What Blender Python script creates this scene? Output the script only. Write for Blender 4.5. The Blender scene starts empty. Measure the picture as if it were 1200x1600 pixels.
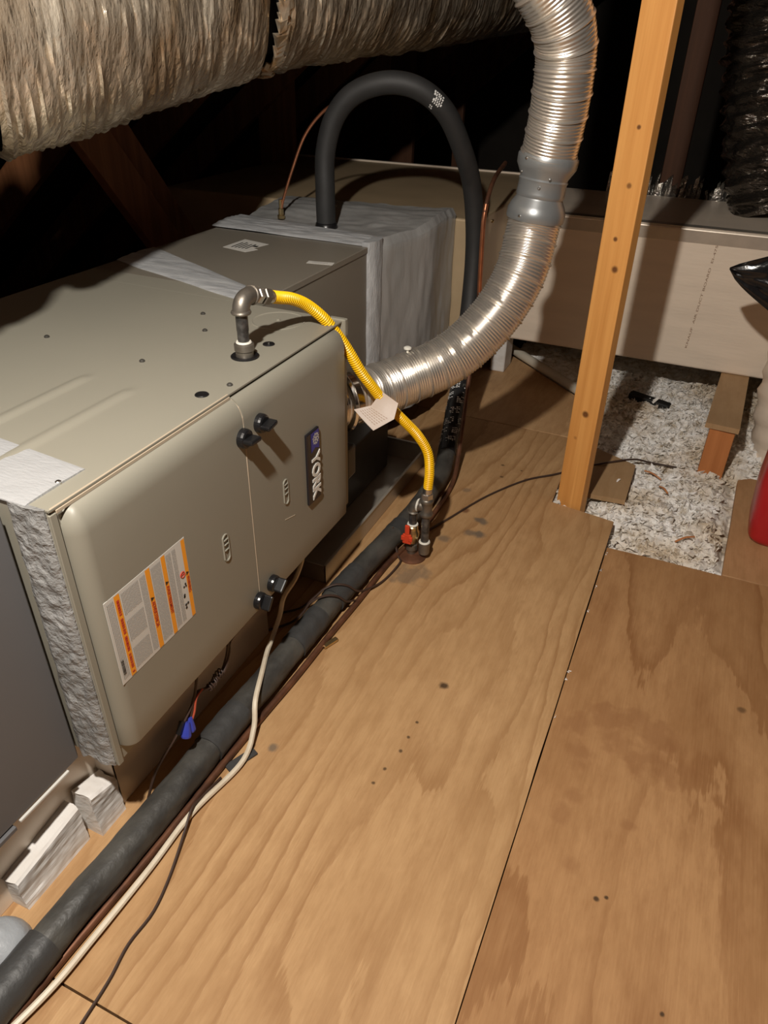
import bpy, bmesh, math, random
from mathutils import Vector, Matrix, noise
random.seed(7)
S = bpy.context.scene
COL = S.collection

# ------------------------------------------------------------------ camera
PITCH, YAW, ROLL, FPX = 0.57943, -0.40608, -0.02199, 1133.6
fw = Vector((math.sin(YAW)*math.cos(PITCH), math.cos(YAW)*math.cos(PITCH), -math.sin(PITCH)))
rt = Vector((math.cos(YAW), -math.sin(YAW), 0)); dn = fw.cross(rt)
cr, sr = math.cos(ROLL), math.sin(ROLL)
rt, dn = cr*rt + sr*dn, -sr*rt + cr*dn
cam_d = bpy.data.cameras.new('camera'); cam = bpy.data.objects.new('camera', cam_d); COL.objects.link(cam)
cam_d.sensor_fit = 'VERTICAL'; cam_d.sensor_height = 24; cam_d.lens = FPX/1600*24; cam_d.clip_start = 0.02
cam.matrix_world = Matrix(((rt.x, -dn.x, -fw.x, 0), (rt.y, -dn.y, -fw.y, 0), (rt.z, -dn.z, -fw.z, 1.25), (0, 0, 0, 1)))
S.camera = cam

# ------------------------------------------------------------------ world, lamp, exposure
w = bpy.data.worlds.new('world'); S.world = w; w.use_nodes = True
w.node_tree.nodes['Background'].inputs[0].default_value = (0.9, 0.95, 1, 1)
w.node_tree.nodes['Background'].inputs[1].default_value = 0.0005
ld = bpy.data.lights.new('attic_bulb', 'POINT'); ld.energy = 168; ld.shadow_soft_size = 0.03; ld.color = (1, 0.935, 0.85)
lo = bpy.data.objects.new('attic_bulb', ld); COL.objects.link(lo); lo.location = (-0.345, 0.08, 1.88)
vs = S.view_settings; vs.view_transform = 'Standard'; vs.look = 'None'; vs.exposure = 0.0; vs.gamma = 1; vs.use_curve_mapping = False

# ------------------------------------------------------------------ materials
MATS = {}
def new_mat(name):
    m = bpy.data.materials.new(name); m.use_nodes = True
    nt = m.node_tree; b = nt.nodes['Principled BSDF']
    MATS[name] = m
    return m, nt, b
def nd(nt, typ, **kw):
    n = nt.nodes.new(typ)
    for k, v in kw.items():
        if k.startswith('i_'):
            key = k[2:]; n.inputs[int(key) if key.isdigit() else key].default_value = v
        else: setattr(n, k, v)
    return n
def math_n(nt, op, a, b=None, clamp=False):
    n = nt.nodes.new('ShaderNodeMath'); n.operation = op; n.use_clamp = clamp
    for i, v in enumerate((a, b)):
        if v is None: continue
        if hasattr(v, 'is_linked') or hasattr(v, 'links'): nt.links.new(v, n.inputs[i])
        else: n.inputs[i].default_value = v
    return n.outputs[0]
def mixc(nt, fac, a, b, mode='MIX'):
    n = nt.nodes.new('ShaderNodeMix'); n.data_type = 'RGBA'; n.blend_type = mode
    for sock, v in ((n.inputs[0], fac), (n.inputs[6], a), (n.inputs[7], b)):
        if hasattr(v, 'links'): nt.links.new(v, sock)
        elif isinstance(v, (int, float)): sock.default_value = v
        else: sock.default_value = (*v, 1) if len(v) == 3 else v
    return n.outputs[2]
def position(nt, scale=(1, 1, 1), rot=(0, 0, 0), loc=(0, 0, 0)):
    g = nt.nodes.new('ShaderNodeNewGeometry'); mp = nt.nodes.new('ShaderNodeMapping')
    mp.inputs['Scale'].default_value = scale; mp.inputs['Rotation'].default_value = rot; mp.inputs['Location'].default_value = loc
    nt.links.new(g.outputs['Position'], mp.inputs['Vector']); return mp.outputs[0]
def noise_n(nt, vec, scale, detail=3, rough=0.55, out=0):
    n = nd(nt, 'ShaderNodeTexNoise'); n.inputs['Scale'].default_value = scale; n.inputs['Detail'].default_value = detail; n.inputs['Roughness'].default_value = rough
    nt.links.new(vec, n.inputs['Vector']); return n.outputs[out]
def ramp(nt, fac, stops):
    r = nt.nodes.new('ShaderNodeValToRGB'); e = r.color_ramp.elements
    while len(e) < len(stops): e.new(0.5)
    for i, (p, c) in enumerate(stops):
        e[i].position = p; e[i].color = (*c, 1) if len(c) == 3 else c
    nt.links.new(fac, r.inputs[0]); return r.outputs[0]
def bump(nt, b, h, strength, dist=0.004):
    n = nd(nt, 'ShaderNodeBump'); n.inputs['Strength'].default_value = strength; n.inputs['Distance'].default_value = dist
    nt.links.new(h, n.inputs['Height']); nt.links.new(n.outputs[0], b.inputs['Normal'])
def simple(name, c, rough=0.5, metal=0.0, var=0.0, vscale=6, bmp=0.0, bscale=60, bdist=0.003, stretch=(1, 1, 1), c2=None, spec=None, coat=0):
    m, nt, b = new_mat(name)
    b.inputs['Roughness'].default_value = rough; b.inputs['Metallic'].default_value = metal
    b.inputs['Base Color'].default_value = (*c, 1)
    if spec is not None: b.inputs['Specular IOR Level'].default_value = spec
    if coat: b.inputs['Coat Weight'].default_value = coat; b.inputs['Coat Roughness'].default_value = 0.15
    if var or c2:
        p = position(nt, stretch); f = noise_n(nt, p, vscale, 4)
        f2 = ramp(nt, f, [(0.35, (0, 0, 0)), (0.68, (1, 1, 1))])
        k = 1 - var
        nt.links.new(mixc(nt, f2, c, c2 if c2 else tuple(x*k for x in c)), b.inputs['Base Color'])
    if bmp:
        p = position(nt, stretch); bump(nt, b, noise_n(nt, p, bscale, 4), bmp, bdist)
    return m

def plywood(name, a, bb, off, light, dark, spots=(), rings=1.0, rough=0.62):
    m, nt, b = new_mat(name); b.inputs['Roughness'].default_value = rough; b.inputs['Specular IOR Level'].default_value = 0.3
    p = position(nt, (1, 1, 1), (0, 0, 0), off)
    sx = nd(nt, 'ShaderNodeSeparateXYZ'); nt.links.new(p, sx.inputs[0])
    pn = position(nt, (2.6, 0.55, 1), (0, 0, 0.03), off)
    n1 = noise_n(nt, pn, 1.0, 2, 0.45)
    pw = position(nt, (16, 6, 1), (0, 0, 0), off); n2 = noise_n(nt, pw, 1.0, 3, 0.6)
    n3 = noise_n(nt, position(nt, (150, 9, 1), (0, 0, 0.01), off), 1.0, 3, 0.7)
    h = math_n(nt, 'ADD', math_n(nt, 'MULTIPLY', sx.outputs[0], a), math_n(nt, 'MULTIPLY', n1, bb))
    h = math_n(nt, 'ADD', math_n(nt, 'ADD', h, math_n(nt, 'MULTIPLY', n2, 0.7)), math_n(nt, 'MULTIPLY', n3, 0.28))
    fr = math_n(nt, 'FRACT', h)
    bands = ramp(nt, fr, [(0.0, (0.10,)*3), (0.40, (0.08,)*3), (0.72, (0.45,)*3), (0.90, (1,)*3), (0.96, (0.9,)*3), (1.0, (0.10,)*3)])
    # band strength fades from place to place
    fade = noise_n(nt, position(nt, (3, 1.3, 1), (0, 0, 0), off), 1.0, 2)
    bs = math_n(nt, 'MULTIPLY', bands, ramp(nt, fade, [(0.34, (0.22,)*3), (0.55, (1,)*3)]))
    fib = noise_n(nt, position(nt, (260, 5, 1), (0, 0, 0.01), off), 1.0, 2, 0.6)
    f = math_n(nt, 'ADD', math_n(nt, 'MULTIPLY', bs, 0.62*rings), math_n(nt, 'MULTIPLY', fib, 0.42))
    col = mixc(nt, f, light, dark)
    mt = noise_n(nt, position(nt, (38, 9, 1), (0, 0, 0.02), off), 1.0, 4, 0.7)
    col = mixc(nt, ramp(nt, mt, [(0.42, (0,)*3), (0.72, (0.5,)*3)]), col, dark)
    bl = noise_n(nt, position(nt, (2.2, 1.5, 1), (0, 0, 0), off), 1.3, 5, 0.7)
    col = mixc(nt, ramp(nt, bl, [(0.38, (0,)*3), (0.7, (0.55,)*3)]), col, tuple(x*y for x, y in zip(light, (0.62, 0.55, 0.46))), 'MIX')
    for (x, y, r, sc, k) in spots:
        v = nd(nt, 'ShaderNodeVectorMath', operation='DISTANCE'); v.inputs[1].default_value = (x, y, 0)
        jit = nd(nt, 'ShaderNodeVectorMath', operation='ADD')
        nz = nd(nt, 'ShaderNodeTexNoise'); nz.inputs['Scale'].default_value = 45 if r < .025 else 24; nz.inputs['Detail'].default_value = 4
        g = position(nt); nt.links.new(g, nz.inputs['Vector'])
        sc2 = nd(nt, 'ShaderNodeVectorMath', operation='MULTIPLY_ADD'); sc2.inputs[1].default_value = (r*(.9 if r < .025 else 1.6), r*(.9 if r < .025 else 3.2), 0); sc2.inputs[2].default_value = (-r*(.45 if r < .025 else .8), -r*(.45 if r < .025 else 1.6), 0)
        nt.links.new(nz.outputs[1], sc2.inputs[0])
        g0 = position(nt, (1, 1, 0)); nt.links.new(g0, jit.inputs[0]); nt.links.new(sc2.outputs[0], jit.inputs[1]); nt.links.new(jit.outputs[0], v.inputs[0])
        mr = nd(nt, 'ShaderNodeMapRange'); mr.inputs[1].default_value = r; mr.inputs[2].default_value = r*0.45; mr.inputs[3].default_value = 0; mr.inputs[4].default_value = k
        nt.links.new(v.outputs['Value'], mr.inputs[0]); col = mixc(nt, mr.outputs[0], col, sc)
    nt.links.new(col, b.inputs['Base Color'])
    bump(nt, b, math_n(nt, 'ADD', fib, bs), 0.25, 0.0012)
    return m

DK, GY, RB = (0.045, 0.025, 0.012), (0.13, 0.105, 0.08), (0.16, 0.06, 0.025)
spotsA = [(-0.3335, 1.145, 0.014, DK, .9), (-0.598, 0.83, 0.013, GY, .75), (-0.640, 0.818, 0.007, DK, .6),
          (-0.463, 1.842, 0.026, GY, .8), (-0.474, 1.762, 0.022, GY, .7), (-0.446, 1.765, 0.024, GY, .85), (-0.527, 1.875, 0.018, RB, .8), (-0.535, 1.70, 0.024, GY, .6), (-0.560, 1.995, 0.018, GY, .5), (-0.62, 1.885, 0.035, GY, .7),
          (-0.349, 1.02, 0.005, DK, .8), (-0.351, 0.975, 0.005, DK, .8), (-0.352, 0.935, 0.0055, DK, .8), (-0.364, 0.88, 0.005, DK, .8), (-0.372, 0.84, 0.005, DK, .8),
          (-0.5, 2.21, 0.008, DK, .7), (-0.48, 2.13, 0.008, DK, .7), (-0.43, 2.2, 0.006, DK, .7), (-0.40, 2.15, 0.008, RB, .7), (-0.56, 1.50, 0.06, GY, .55)]
WB = (0.27, 0.125, 0.05)
WET = [(x, y, r, WB, k) for x, y, r, k in ((-.03, 1.17, .035, .5), (.02, 1.22, .045, .55), (.075, 1.23, .045, .5), (.139, 1.20, .05, .55), (-.008, 1.09, .035, .5), (.105, 1.13, .045, .55), (.165, 1.12, .045, .5), (.05, 1.16, .04, .5), (-.012, .93, .025, .45), (.0, .98, .022, .45), (.024, .834, .020, .4), (.11, .96, .016, .5))]
LT, DKW = (0.58, 0.365, 0.180), (0.29, 0.145, 0.055)
plywood('plywood_wide_grain', 17.0, 11.0, (0.2, 0.1, 0), LT, DKW, spotsA, 0.9)
plywood('plywood_cathedral', 3.0, 9.0, (3.7, 1.3, 0), (0.50, 0.285, 0.130), (0.25, 0.112, 0.040), WET + [(0.08, 0.79, 0.006, DK, .9), (0.095, 0.80, 0.005, DK, .9), (0.205, 0.65, 0.005, DK, .9), (0.30, 1.36, 0.012, DK, .6)], 1.1)
plywood('plywood_far', 6, 3, (1.1, 4.2, 0), (0.62, 0.40, 0.21), (0.34, 0.18, 0.075), [], 0.7)
plywood('plywood_near', 7, 4, (5.5, 2.2, 0), LT, DKW, [], 0.8)
plywood('plywood_right', 3, 6, (7.5, 5.2, 0), (0.54, 0.31, 0.15), (0.30, 0.15, 0.06), [], 1.1)
plywood('plywood_scrap', 10, 2, (2.5, 8.2, 0), (0.46, 0.30, 0.16), (0.34, 0.20, 0.09), [], 0.5)

def lumber(name, light, dark, off=(0, 0, 0), rough=0.55, spots=()):
    m, nt, b = new_mat(name); b.inputs['Roughness'].default_value = rough; b.inputs['Specular IOR Level'].default_value = 0.35
    n = noise_n(nt, position(nt, (30, 30, 1.2), (0, 0, 0), off), 1.0, 3)
    n2 = noise_n(nt, position(nt, (160, 160, 3), (0, 0, 0), off), 1.0, 2)
    col = mixc(nt, ramp(nt, n, [(0.35, (0,)*3), (0.7, (1,)*3)]), light, dark)
    col = mixc(nt, ramp(nt, n2, [(0.55, (0,)*3), (0.75, (0.6,)*3)]), col, dark)
    for (x, y, z, r, c) in spots:
        v = nd(nt, 'ShaderNodeVectorMath', operation='DISTANCE'); v.inputs[1].default_value = (x, y, z)
        nt.links.new(position(nt), v.inputs[0])
        mr = nd(nt, 'ShaderNodeMapRange'); mr.inputs[1].default_value = r; mr.inputs[2].default_value = r*0.5; mr.inputs[3].default_value = 0; mr.inputs[4].default_value = 0.9
        nt.links.new(v.outputs['Value'], mr.inputs[0]); col = mixc(nt, mr.outputs[0], col, c)
    nt.links.new(col, b.inputs['Base Color']); bump(nt, b, n2, 0.15, 0.001)
    return m
KN = (0.10, 0.032, 0.01)
lumber('post_wood', (0.72, 0.36, 0.105), (0.56, 0.245, 0.06), spots=[(-0.235, 2.05, 0.32, .013, KN), (-0.255, 2.05, 0.235, .010, (0.24, 0.09, 0.025)), (-0.228, 2.05, 0.745, .012, KN), (-0.243, 2.05, 0.82, .008, KN), (-0.232, 2.05, 0.95, .009, (0.2, 0.08, 0.02)), (-0.235, 2.05, 1.08, .007, KN)])
lumber('stub_wood', (0.56, 0.22, 0.075), (0.44, 0.16, 0.05), (3, 1, 2))
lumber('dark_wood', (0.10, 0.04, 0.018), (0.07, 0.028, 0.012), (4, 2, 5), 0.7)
lumber('old_wood', (0.26, 0.105, 0.042), (0.17, 0.065, 0.025), (1, 2, 5), 0.7)

simple('furnace_paint', (0.272, 0.257, 0.208), 0.46, var=0.04, vscale=3, bmp=0.02, bscale=9, bdist=0.004)
simple('furnace_edge', (0.46, 0.38, 0.28), 0.4)
simple('coil_paint', (0.215, 0.192, 0.155), 0.36, var=0.05, vscale=4)
simple('return_metal', (0.145, 0.145, 0.15), 0.55, 0.25, var=0.06, vscale=3)
simple('mastic_white', (0.37, 0.375, 0.38), 0.55, bmp=0.5, bscale=70, bdist=0.003, stretch=(1, 3, 1))
simple('mastic_grey', (0.32, 0.33, 0.34), 0.5, bmp=0.6, bscale=55, bdist=0.004, stretch=(1, 4, 1), c2=(0.50, 0.51, 0.515), vscale=9)
simple('mastic_rough', (0.33, 0.33, 0.325), 0.42, bmp=0.9, bscale=95, bdist=0.006, c2=(0.22, 0.22, 0.215), vscale=14)
simple('mastic_dome', (0.34, 0.36, 0.38), 0.42, bmp=0.5, bscale=50, bdist=0.004)
simple('tape_silver', (0.36, 0.36, 0.35), 0.42, 0.35, bmp=0.5, bscale=22, bdist=0.006, stretch=(1, 1, .35), c2=(0.46, 0.46, 0.45), vscale=8)
simple('galvanised', (0.55, 0.50, 0.43), 0.34, 0.6, var=0.15, vscale=14)
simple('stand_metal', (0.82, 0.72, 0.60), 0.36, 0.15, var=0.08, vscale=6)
simple('dark_metal', (0.10, 0.095, 0.085), 0.35, 0.5, var=0.2, vscale=10)
simple('foil_board', (0.88, 0.76, 0.62), 0.38, 0.15, var=0.10, vscale=7, bmp=0.35, bscale=60, bdist=0.002, stretch=(.3, 1, 2))
simple('kraft_board', (0.44, 0.33, 0.20), 0.42, 0.1, var=0.15, vscale=5, bmp=0.2, bscale=30, bdist=0.003)
simple('matt_black', (0.010, 0.009, 0.008), 0.7)  # even near-black for the duct core and the dark offcut
simple('rubber_black', (0.022, 0.022, 0.022), 0.62, var=0.25, vscale=20, bmp=0.15, bscale=60, bdist=0.002)
simple('pipe_insulation', (0.082, 0.078, 0.068), 0.5, bmp=0.5, bscale=30, bdist=0.008, c2=(0.030, 0.029, 0.027), vscale=13, stretch=(1, .7, 1))
simple('pipe_tape', (0.045, 0.045, 0.044), 0.52, bmp=0.4, bscale=40, bdist=0.006)
simple('plastic_black', (0.010, 0.010, 0.011), 0.30)
simple('sleeve_black', (0.016, 0.016, 0.017), 0.33, bmp=0.3, bscale=60, bdist=0.003)
simple('print_white', (0.72, 0.72, 0.70), 0.5)
simple('print_grey', (0.33, 0.32, 0.30), 0.6)
simple('print_black', (0.02, 0.018, 0.016), 0.6)
simple('print_brown', (0.30, 0.19, 0.12), 0.6)
simple('label_paper', (0.62, 0.605, 0.56), 0.5)
simple('label_orange', (0.90, 0.34, 0.02), 0.5)
simple('label_red', (0.55, 0.05, 0.03), 0.5)
simple('badge_black', (0.012, 0.011, 0.014), 0.25)
simple('badge_blue', (0.02, 0.03, 0.30), 0.3)
simple('badge_letter', (0.80, 0.79, 0.73), 0.35)
simple('steel_flex', (0.72, 0.68, 0.62), 0.30, 0.85)
simple('steel_ring', (0.80, 0.78, 0.74), 0.16, 1.0)
simple('collar_grey', (0.30, 0.315, 0.32), 0.36, 0.55, var=0.1, vscale=12)
simple('screw_metal', (0.55, 0.53, 0.50), 0.3, 1.0)
simple('foil_duct', (0.84, 0.74, 0.59), 0.27, 0.66, c2=(0.30, 0.20, 0.11), vscale=5, bmp=0.75, bscale=38, bdist=0.011, stretch=(1, 1.5, .6))  # patchy brown in the colour stands in for dark reflections on the foil
simple('foil_torn', (0.72, 0.62, 0.48), 0.25, 0.7, c2=(0.45, 0.27, 0.12), vscale=30)
simple('jacket_black_foil', (0.13, 0.115, 0.10), 0.10, 0.9, bmp=0.9, bscale=22, bdist=0.014, stretch=(1, 1, 2.5))
simple('crumpled_foil', (0.45, 0.42, 0.38), 0.2, 0.9, bmp=0.6, bscale=60, bdist=0.01)
simple('copper', (0.72, 0.30, 0.16), 0.28, 0.9, var=0.2, vscale=30)
simple('copper_old', (0.22, 0.095, 0.05), 0.45, 0.5, c2=(0.11, 0.05, 0.03), vscale=25)
simple('brass', (0.62, 0.48, 0.25), 0.3, 0.95)
simple('iron_pipe', (0.05, 0.048, 0.046), 0.38, 0.6, c2=(0.16, 0.155, 0.15), vscale=60)
simple('iron_fitting', (0.26, 0.235, 0.20), 0.42, 0.75, bmp=0.25, bscale=120, bdist=0.001, c2=(0.17, 0.15, 0.125), vscale=30)
simple('zinc', (0.62, 0.60, 0.56), 0.28, 0.95)
simple('pipe_dope', (0.74, 0.72, 0.64), 0.6)
simple('hose_yellow', (0.92, 0.54, 0.005), 0.36)
simple('valve_red', (0.62, 0.055, 0.018), 0.4)
simple('tag_paper', (0.58, 0.50, 0.44), 0.6, c2=(0.48, 0.38, 0.30), vscale=14)
simple('cable_white', (0.74, 0.66, 0.52), 0.45, c2=(0.60, 0.51, 0.38), vscale=20)
simple('wire_brown', (0.05, 0.028, 0.020), 0.5)
simple('wire_red', (0.45, 0.08, 0.04), 0.5)
simple('nut_blue', (0.035, 0.05, 0.34), 0.35)
simple('foam', (0.80, 0.78, 0.75), 0.8, bmp=0.3, bscale=60, bdist=0.004, stretch=(1, .3, 2), c2=(0.70, 0.66, 0.61), vscale=20)
simple('pvc', (0.66, 0.61, 0.50), 0.35)
simple('red_plastic', (0.42, 0.012, 0.016), 0.3, coat=0.2)
simple('bag_black', (0.008, 0.008, 0.009), 0.2, bmp=0.3, bscale=18, bdist=0.01)
simple('roof_deck', (0.045, 0.036, 0.028), 0.85, var=0.3, vscale=3)
simple('drywall_dark', (0.20, 0.17, 0.14), 0.9)
m_, nt_, b_ = new_mat('insulation')
b_.inputs['Roughness'].default_value = 0.95; b_.inputs['Specular IOR Level'].default_value = 0.1
c_ = ramp(nt_, noise_n(nt_, position(nt_), 26, 6, 0.75), [(0.27, (0.30, 0.22, 0.13)), (0.37, (0.58, 0.51, 0.41)), (0.47, (0.84, 0.81, 0.76)), (0.62, (0.93, 0.92, 0.90))])
g_ = ramp(nt_, noise_n(nt_, position(nt_, loc=(3, 1, 0)), 3.2, 3), [(0.36, (0.78, 0.69, 0.57)), (0.56, (1, 1, 1))])
nt_.links.new(mixc(nt_, 1.0, c_, g_, 'MULTIPLY'), b_.inputs['Base Color'])
bump(nt_, b_, noise_n(nt_, position(nt_), 120, 5, 0.7), 0.45, 0.004)

# ------------------------------------------------------------------ geometry helpers
def link(o, parent=None):
    COL.objects.link(o)
    if parent: o.parent = parent
    return o
def mesh_obj(name, verts, faces, mat, parent=None, smooth=False, base=None, smooth_angle=0.75):
    """world-space verts; stored relative to the parent's (or the thing's own) base point"""
    if parent is not None:
        org = Vector(parent['org']) if 'org' in parent else Vector((0, 0, 0))
        loc = Vector((0, 0, 0))
    else:
        org = Vector(base) if base is not None else Vector((0, 0, 0)); loc = org
    me = bpy.data.meshes.new(name)
    me.from_pydata([tuple(Vector(v) - org) for v in verts], [], faces)
    me.validate(); me.update()
    bm = bmesh.new(); bm.from_mesh(me); bmesh.ops.recalc_face_normals(bm, faces=bm.faces)
    if smooth:
        for f in bm.faces: f.smooth = True
        for e in bm.edges:
            if len(e.link_faces) == 2 and e.calc_face_angle(0) > smooth_angle: e.smooth = False
    bm.to_mesh(me); bm.free()
    me.materials.append(MATS[mat])
    o = bpy.data.objects.new(name, me); o.location = loc
    o['org'] = tuple(org)
    return link(o, parent)
def tag(o, label, cat, group=None, kind=None):
    o['label'] = label; o['category'] = cat
    if group: o['group'] = group
    if kind: o['kind'] = kind
    return o
def thing(name, label, cat, base, group=None):
    o = bpy.data.objects.new(name, None); o.empty_display_size = 0.05; o.location = base; o['org'] = tuple(base)
    link(o); return tag(o, label, cat, group)
def struct(o): o['kind'] = 'structure'; return o
def merge(*parts):
    V, F = [], []
    for v, f in parts:
        n = len(V); V += [tuple(x) for x in v]; F += [[i+n for i in q] for q in f]
    return V, F
def box(x0, x1, y0, y1, z0, z1, bev=0.0, seg=2):
    bm = bmesh.new(); bmesh.ops.create_cube(bm, size=1)
    for v in bm.verts: v.co = Vector(((x0+x1)/2 + v.co.x*(x1-x0), (y0+y1)/2 + v.co.y*(y1-y0), (z0+z1)/2 + v.co.z*(z1-z0)))
    if bev: bmesh.ops.bevel(bm, geom=bm.edges[:], offset=bev, segments=seg, affect='EDGES', profile=0.5)
    bm.verts.index_update()
    r = [v.co.copy() for v in bm.verts], [[v.index for v in f.verts] for f in bm.faces]
    bm.free(); return r
def xform(vf, M): return [M @ Vector(v) for v in vf[0]], vf[1]
def prism(poly, z0, z1):
    n = len(poly); V = [(x, y, z0) for x, y in poly] + [(x, y, z1) for x, y in poly]
    F = [list(range(n))[::-1], list(range(n, 2*n))] + [[i, (i+1) % n, n+(i+1) % n, n+i] for i in range(n)]
    return V, F
def resample(pts, step):
    pts = [Vector(p) for p in pts]
    if len(pts) == 2: dense = [pts[0].lerp(pts[1], i/200) for i in range(201)]
    else:
        P = [pts[0]*2-pts[1]] + pts + [pts[-1]*2-pts[-2]]; dense = []
        for i in range(1, len(P)-2):
            a, b, c, d = P[i-1:i+3]
            for k in range(40):
                t = k/40
                dense.append(0.5*((2*b) + (c-a)*t + (2*a-5*b+4*c-d)*t*t + (3*b-a-3*c+d)*t**3))
        dense.append(pts[-1])
    L = [0.0]
    for i in range(1, len(dense)): L.append(L[-1] + (dense[i]-dense[i-1]).length)
    n = max(2, int(round(L[-1]/step))); out = []; j = 0
    for i in range(n+1):
        s = L[-1]*i/n
        while j < len(L)-2 and L[j+1] < s: j += 1
        d = L[j+1]-L[j]; out.append(dense[j].lerp(dense[j+1], (s-L[j])/d if d > 1e-9 else 0))
    return out, L[-1]
def frames(pts, step):
    P, L = resample(pts, step); F = []; N = None
    for i, p in enumerate(P):
        T = (P[min(i+1, len(P)-1)] - P[max(i-1, 0)]).normalized()
        if N is None:
            N = T.cross(Vector((0, 0, 1)))
            if N.length < 0.1: N = T.cross(Vector((0, 1, 0)))
        N = (N - T*N.dot(T)).normalized(); B = T.cross(N)
        F.append((p, N, B, T, L*i/(len(P)-1)))
    return F, L
def tube(pts, r, seg=14, step=0.02, rf=None, cap=True):
    Fm, L = frames(pts, step); V, F = [], []
    for (p, N, B, T, s) in Fm:
        for k in range(seg):
            a = 2*math.pi*k/seg
            rr = rf(s, a, L) if rf else (r(s/L) if callable(r) else r)
            V.append(p + (N*math.cos(a) + B*math.sin(a))*rr)
    n = len(Fm)
    for i in range(n-1):
        for k in range(seg): F.append([i*seg+k, i*seg+(k+1) % seg, (i+1)*seg+(k+1) % seg, (i+1)*seg+k])
    if cap: F.append(list(range(seg))[::-1]); F.append([(n-1)*seg+k for k in range(seg)])
    return V, F
def lathe(p0, p1, prof, seg=20):
    """prof: (t along p0-p1 in metres, radius)"""
    p0, p1 = Vector(p0), Vector(p1); T = (p1-p0).normalized()
    N = T.cross(Vector((0, 0, 1)));  N = N if N.length > 0.1 else T.cross(Vector((0, 1, 0))); N.normalize(); B = T.cross(N)
    V, F = [], []
    for t, r in prof:
        for k in range(seg):
            a = 2*math.pi*k/seg; V.append(p0 + T*t + (N*math.cos(a)+B*math.sin(a))*r)
    n = len(prof)
    for i in range(n-1):
        for k in range(seg): F.append([i*seg+k, i*seg+(k+1) % seg, (i+1)*seg+(k+1) % seg, (i+1)*seg+k])
    F.append(list(range(seg))[::-1]); F.append([(n-1)*seg+k for k in range(seg)])
    return V, F
def torus(c, axis, R, r, seg=28, sub=8):
    axis = Vector(axis).normalized(); N = axis.cross(Vector((0, 0, 1))); N = N if N.length > 0.1 else axis.cross(Vector((0, 1, 0))); N.normalize(); B = axis.cross(N)
    V, F = [], []
    for i in range(seg):
        a = 2*math.pi*i/seg; d = N*math.cos(a)+B*math.sin(a)
        for j in range(sub):
            q = 2*math.pi*j/sub; V.append(Vector(c) + d*(R+r*math.cos(q)) + axis*r*math.sin(q))
    for i in range(seg):
        for j in range(sub): F.append([i*sub+j, i*sub+(j+1) % sub, ((i+1) % seg)*sub+(j+1) % sub, ((i+1) % seg)*sub+j])
    return V, F
def nz(*p): return noise.noise(Vector(p))
def grid(nu, nv, fn, closed_u=False):
    V = [fn(i/(nu-1) if not closed_u else i/nu, j/(nv-1)) for i in range(nu) for j in range(nv)]; F = []
    for i in range(nu if closed_u else nu-1):
        for j in range(nv-1):
            a = i*nv+j; b = ((i+1) % nu)*nv+j; F.append([a, b, b+1, a+1])
    return V, F
def slab_grid(nu, nv, fn, fn2):
    """two sheets (front fn, back fn2) closed round the rim"""
    V1, F1 = grid(nu, nv, fn); V2, F2 = grid(nu, nv, fn2); n = len(V1)
    F = F1 + [[i+n for i in f[::-1]] for f in F2]
    rim = [(i, 0) for i in range(nu)] + [(nu-1, j) for j in range(1, nv)] + [(i, nv-1) for i in range(nu-2, -1, -1)] + [(0, j) for j in range(nv-2, 0, -1)]
    ids = [i*nv+j for i, j in rim]
    for k in range(len(ids)): F.append([ids[k], ids[(k+1) % len(ids)], ids[(k+1) % len(ids)]+n, ids[k]+n])
    return V1+V2, F
def text_geo(body, size, origin, ex, ey, extrude=0.0, bold=0.0, width=None, align='LEFT'):
    cu = bpy.data.curves.new('t', 'FONT'); cu.body = body; cu.size = 1; cu.offset = bold; cu.extrude = extrude/size if extrude else 0; cu.resolution_u = 3; cu.align_x = align
    ob = bpy.data.objects.new('t', cu); COL.objects.link(ob)
    dg = bpy.context.evaluated_depsgraph_get(); me = bpy.data.meshes.new_from_object(ob.evaluated_get(dg))
    V = [v.co.copy() for v in me.vertices]; F = [list(p.vertices) for p in me.polygons]
    bpy.data.objects.remove(ob); bpy.data.meshes.remove(me); bpy.data.curves.remove(cu)
    sx = size
    if width:
        x0, x1 = min(v.x for v in V), max(v.x for v in V); sx = width/(x1-x0)
        if align == 'LEFT':
            for v in V: v.x -= x0
    ex, ey = Vector(ex), Vector(ey); n = ex.cross(ey); o = Vector(origin)
    return [o + ex*v.x*sx + ey*v.y*size + n*v.z*size for v in V], F

# ================================================================== SETTING
def sheet(poly, mat, lab, z1=0.0, th=0.018, parent=None):
    bm = bmesh.new(); V, F = prism(poly, z1-th, z1)
    vs_ = [bm.verts.new(v) for v in V]
    for f in F: bm.faces.new([vs_[i] for i in f])
    bmesh.ops.bevel(bm, geom=[e for e in bm.edges], offset=0.0018, segments=1, affect='EDGES'); bm.verts.index_update()
    r = [v.co.copy() for v in bm.verts], [[v.index for v in f.verts] for f in bm.faces]; bm.free()
    o = mesh_obj('plywood_sheet', *r, mat, parent); o['label'] = lab; return o
floor = struct(mesh_obj('floor', *box(-3.9, 5.0, -3.0, 8.0, -0.20, -0.16), 'drywall_dark'))
def wavy(pts, amp=0.0015, n=14):
    out = []
    for i in range(len(pts)):
        a, b = Vector((*pts[i], 0)), Vector((*pts[(i+1) % len(pts)], 0)); d = (b-a)
        nrm = Vector((-d.y, d.x, 0)).normalized(); k = max(1, min(n, int(d.length/0.12)))
        for j in range(k):
            p = a + d*j/k; off = nz(p.x*9, p.y*9, i)*amp if j else 0; p = p + nrm*off; out.append((p.x, p.y))
    return out
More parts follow.
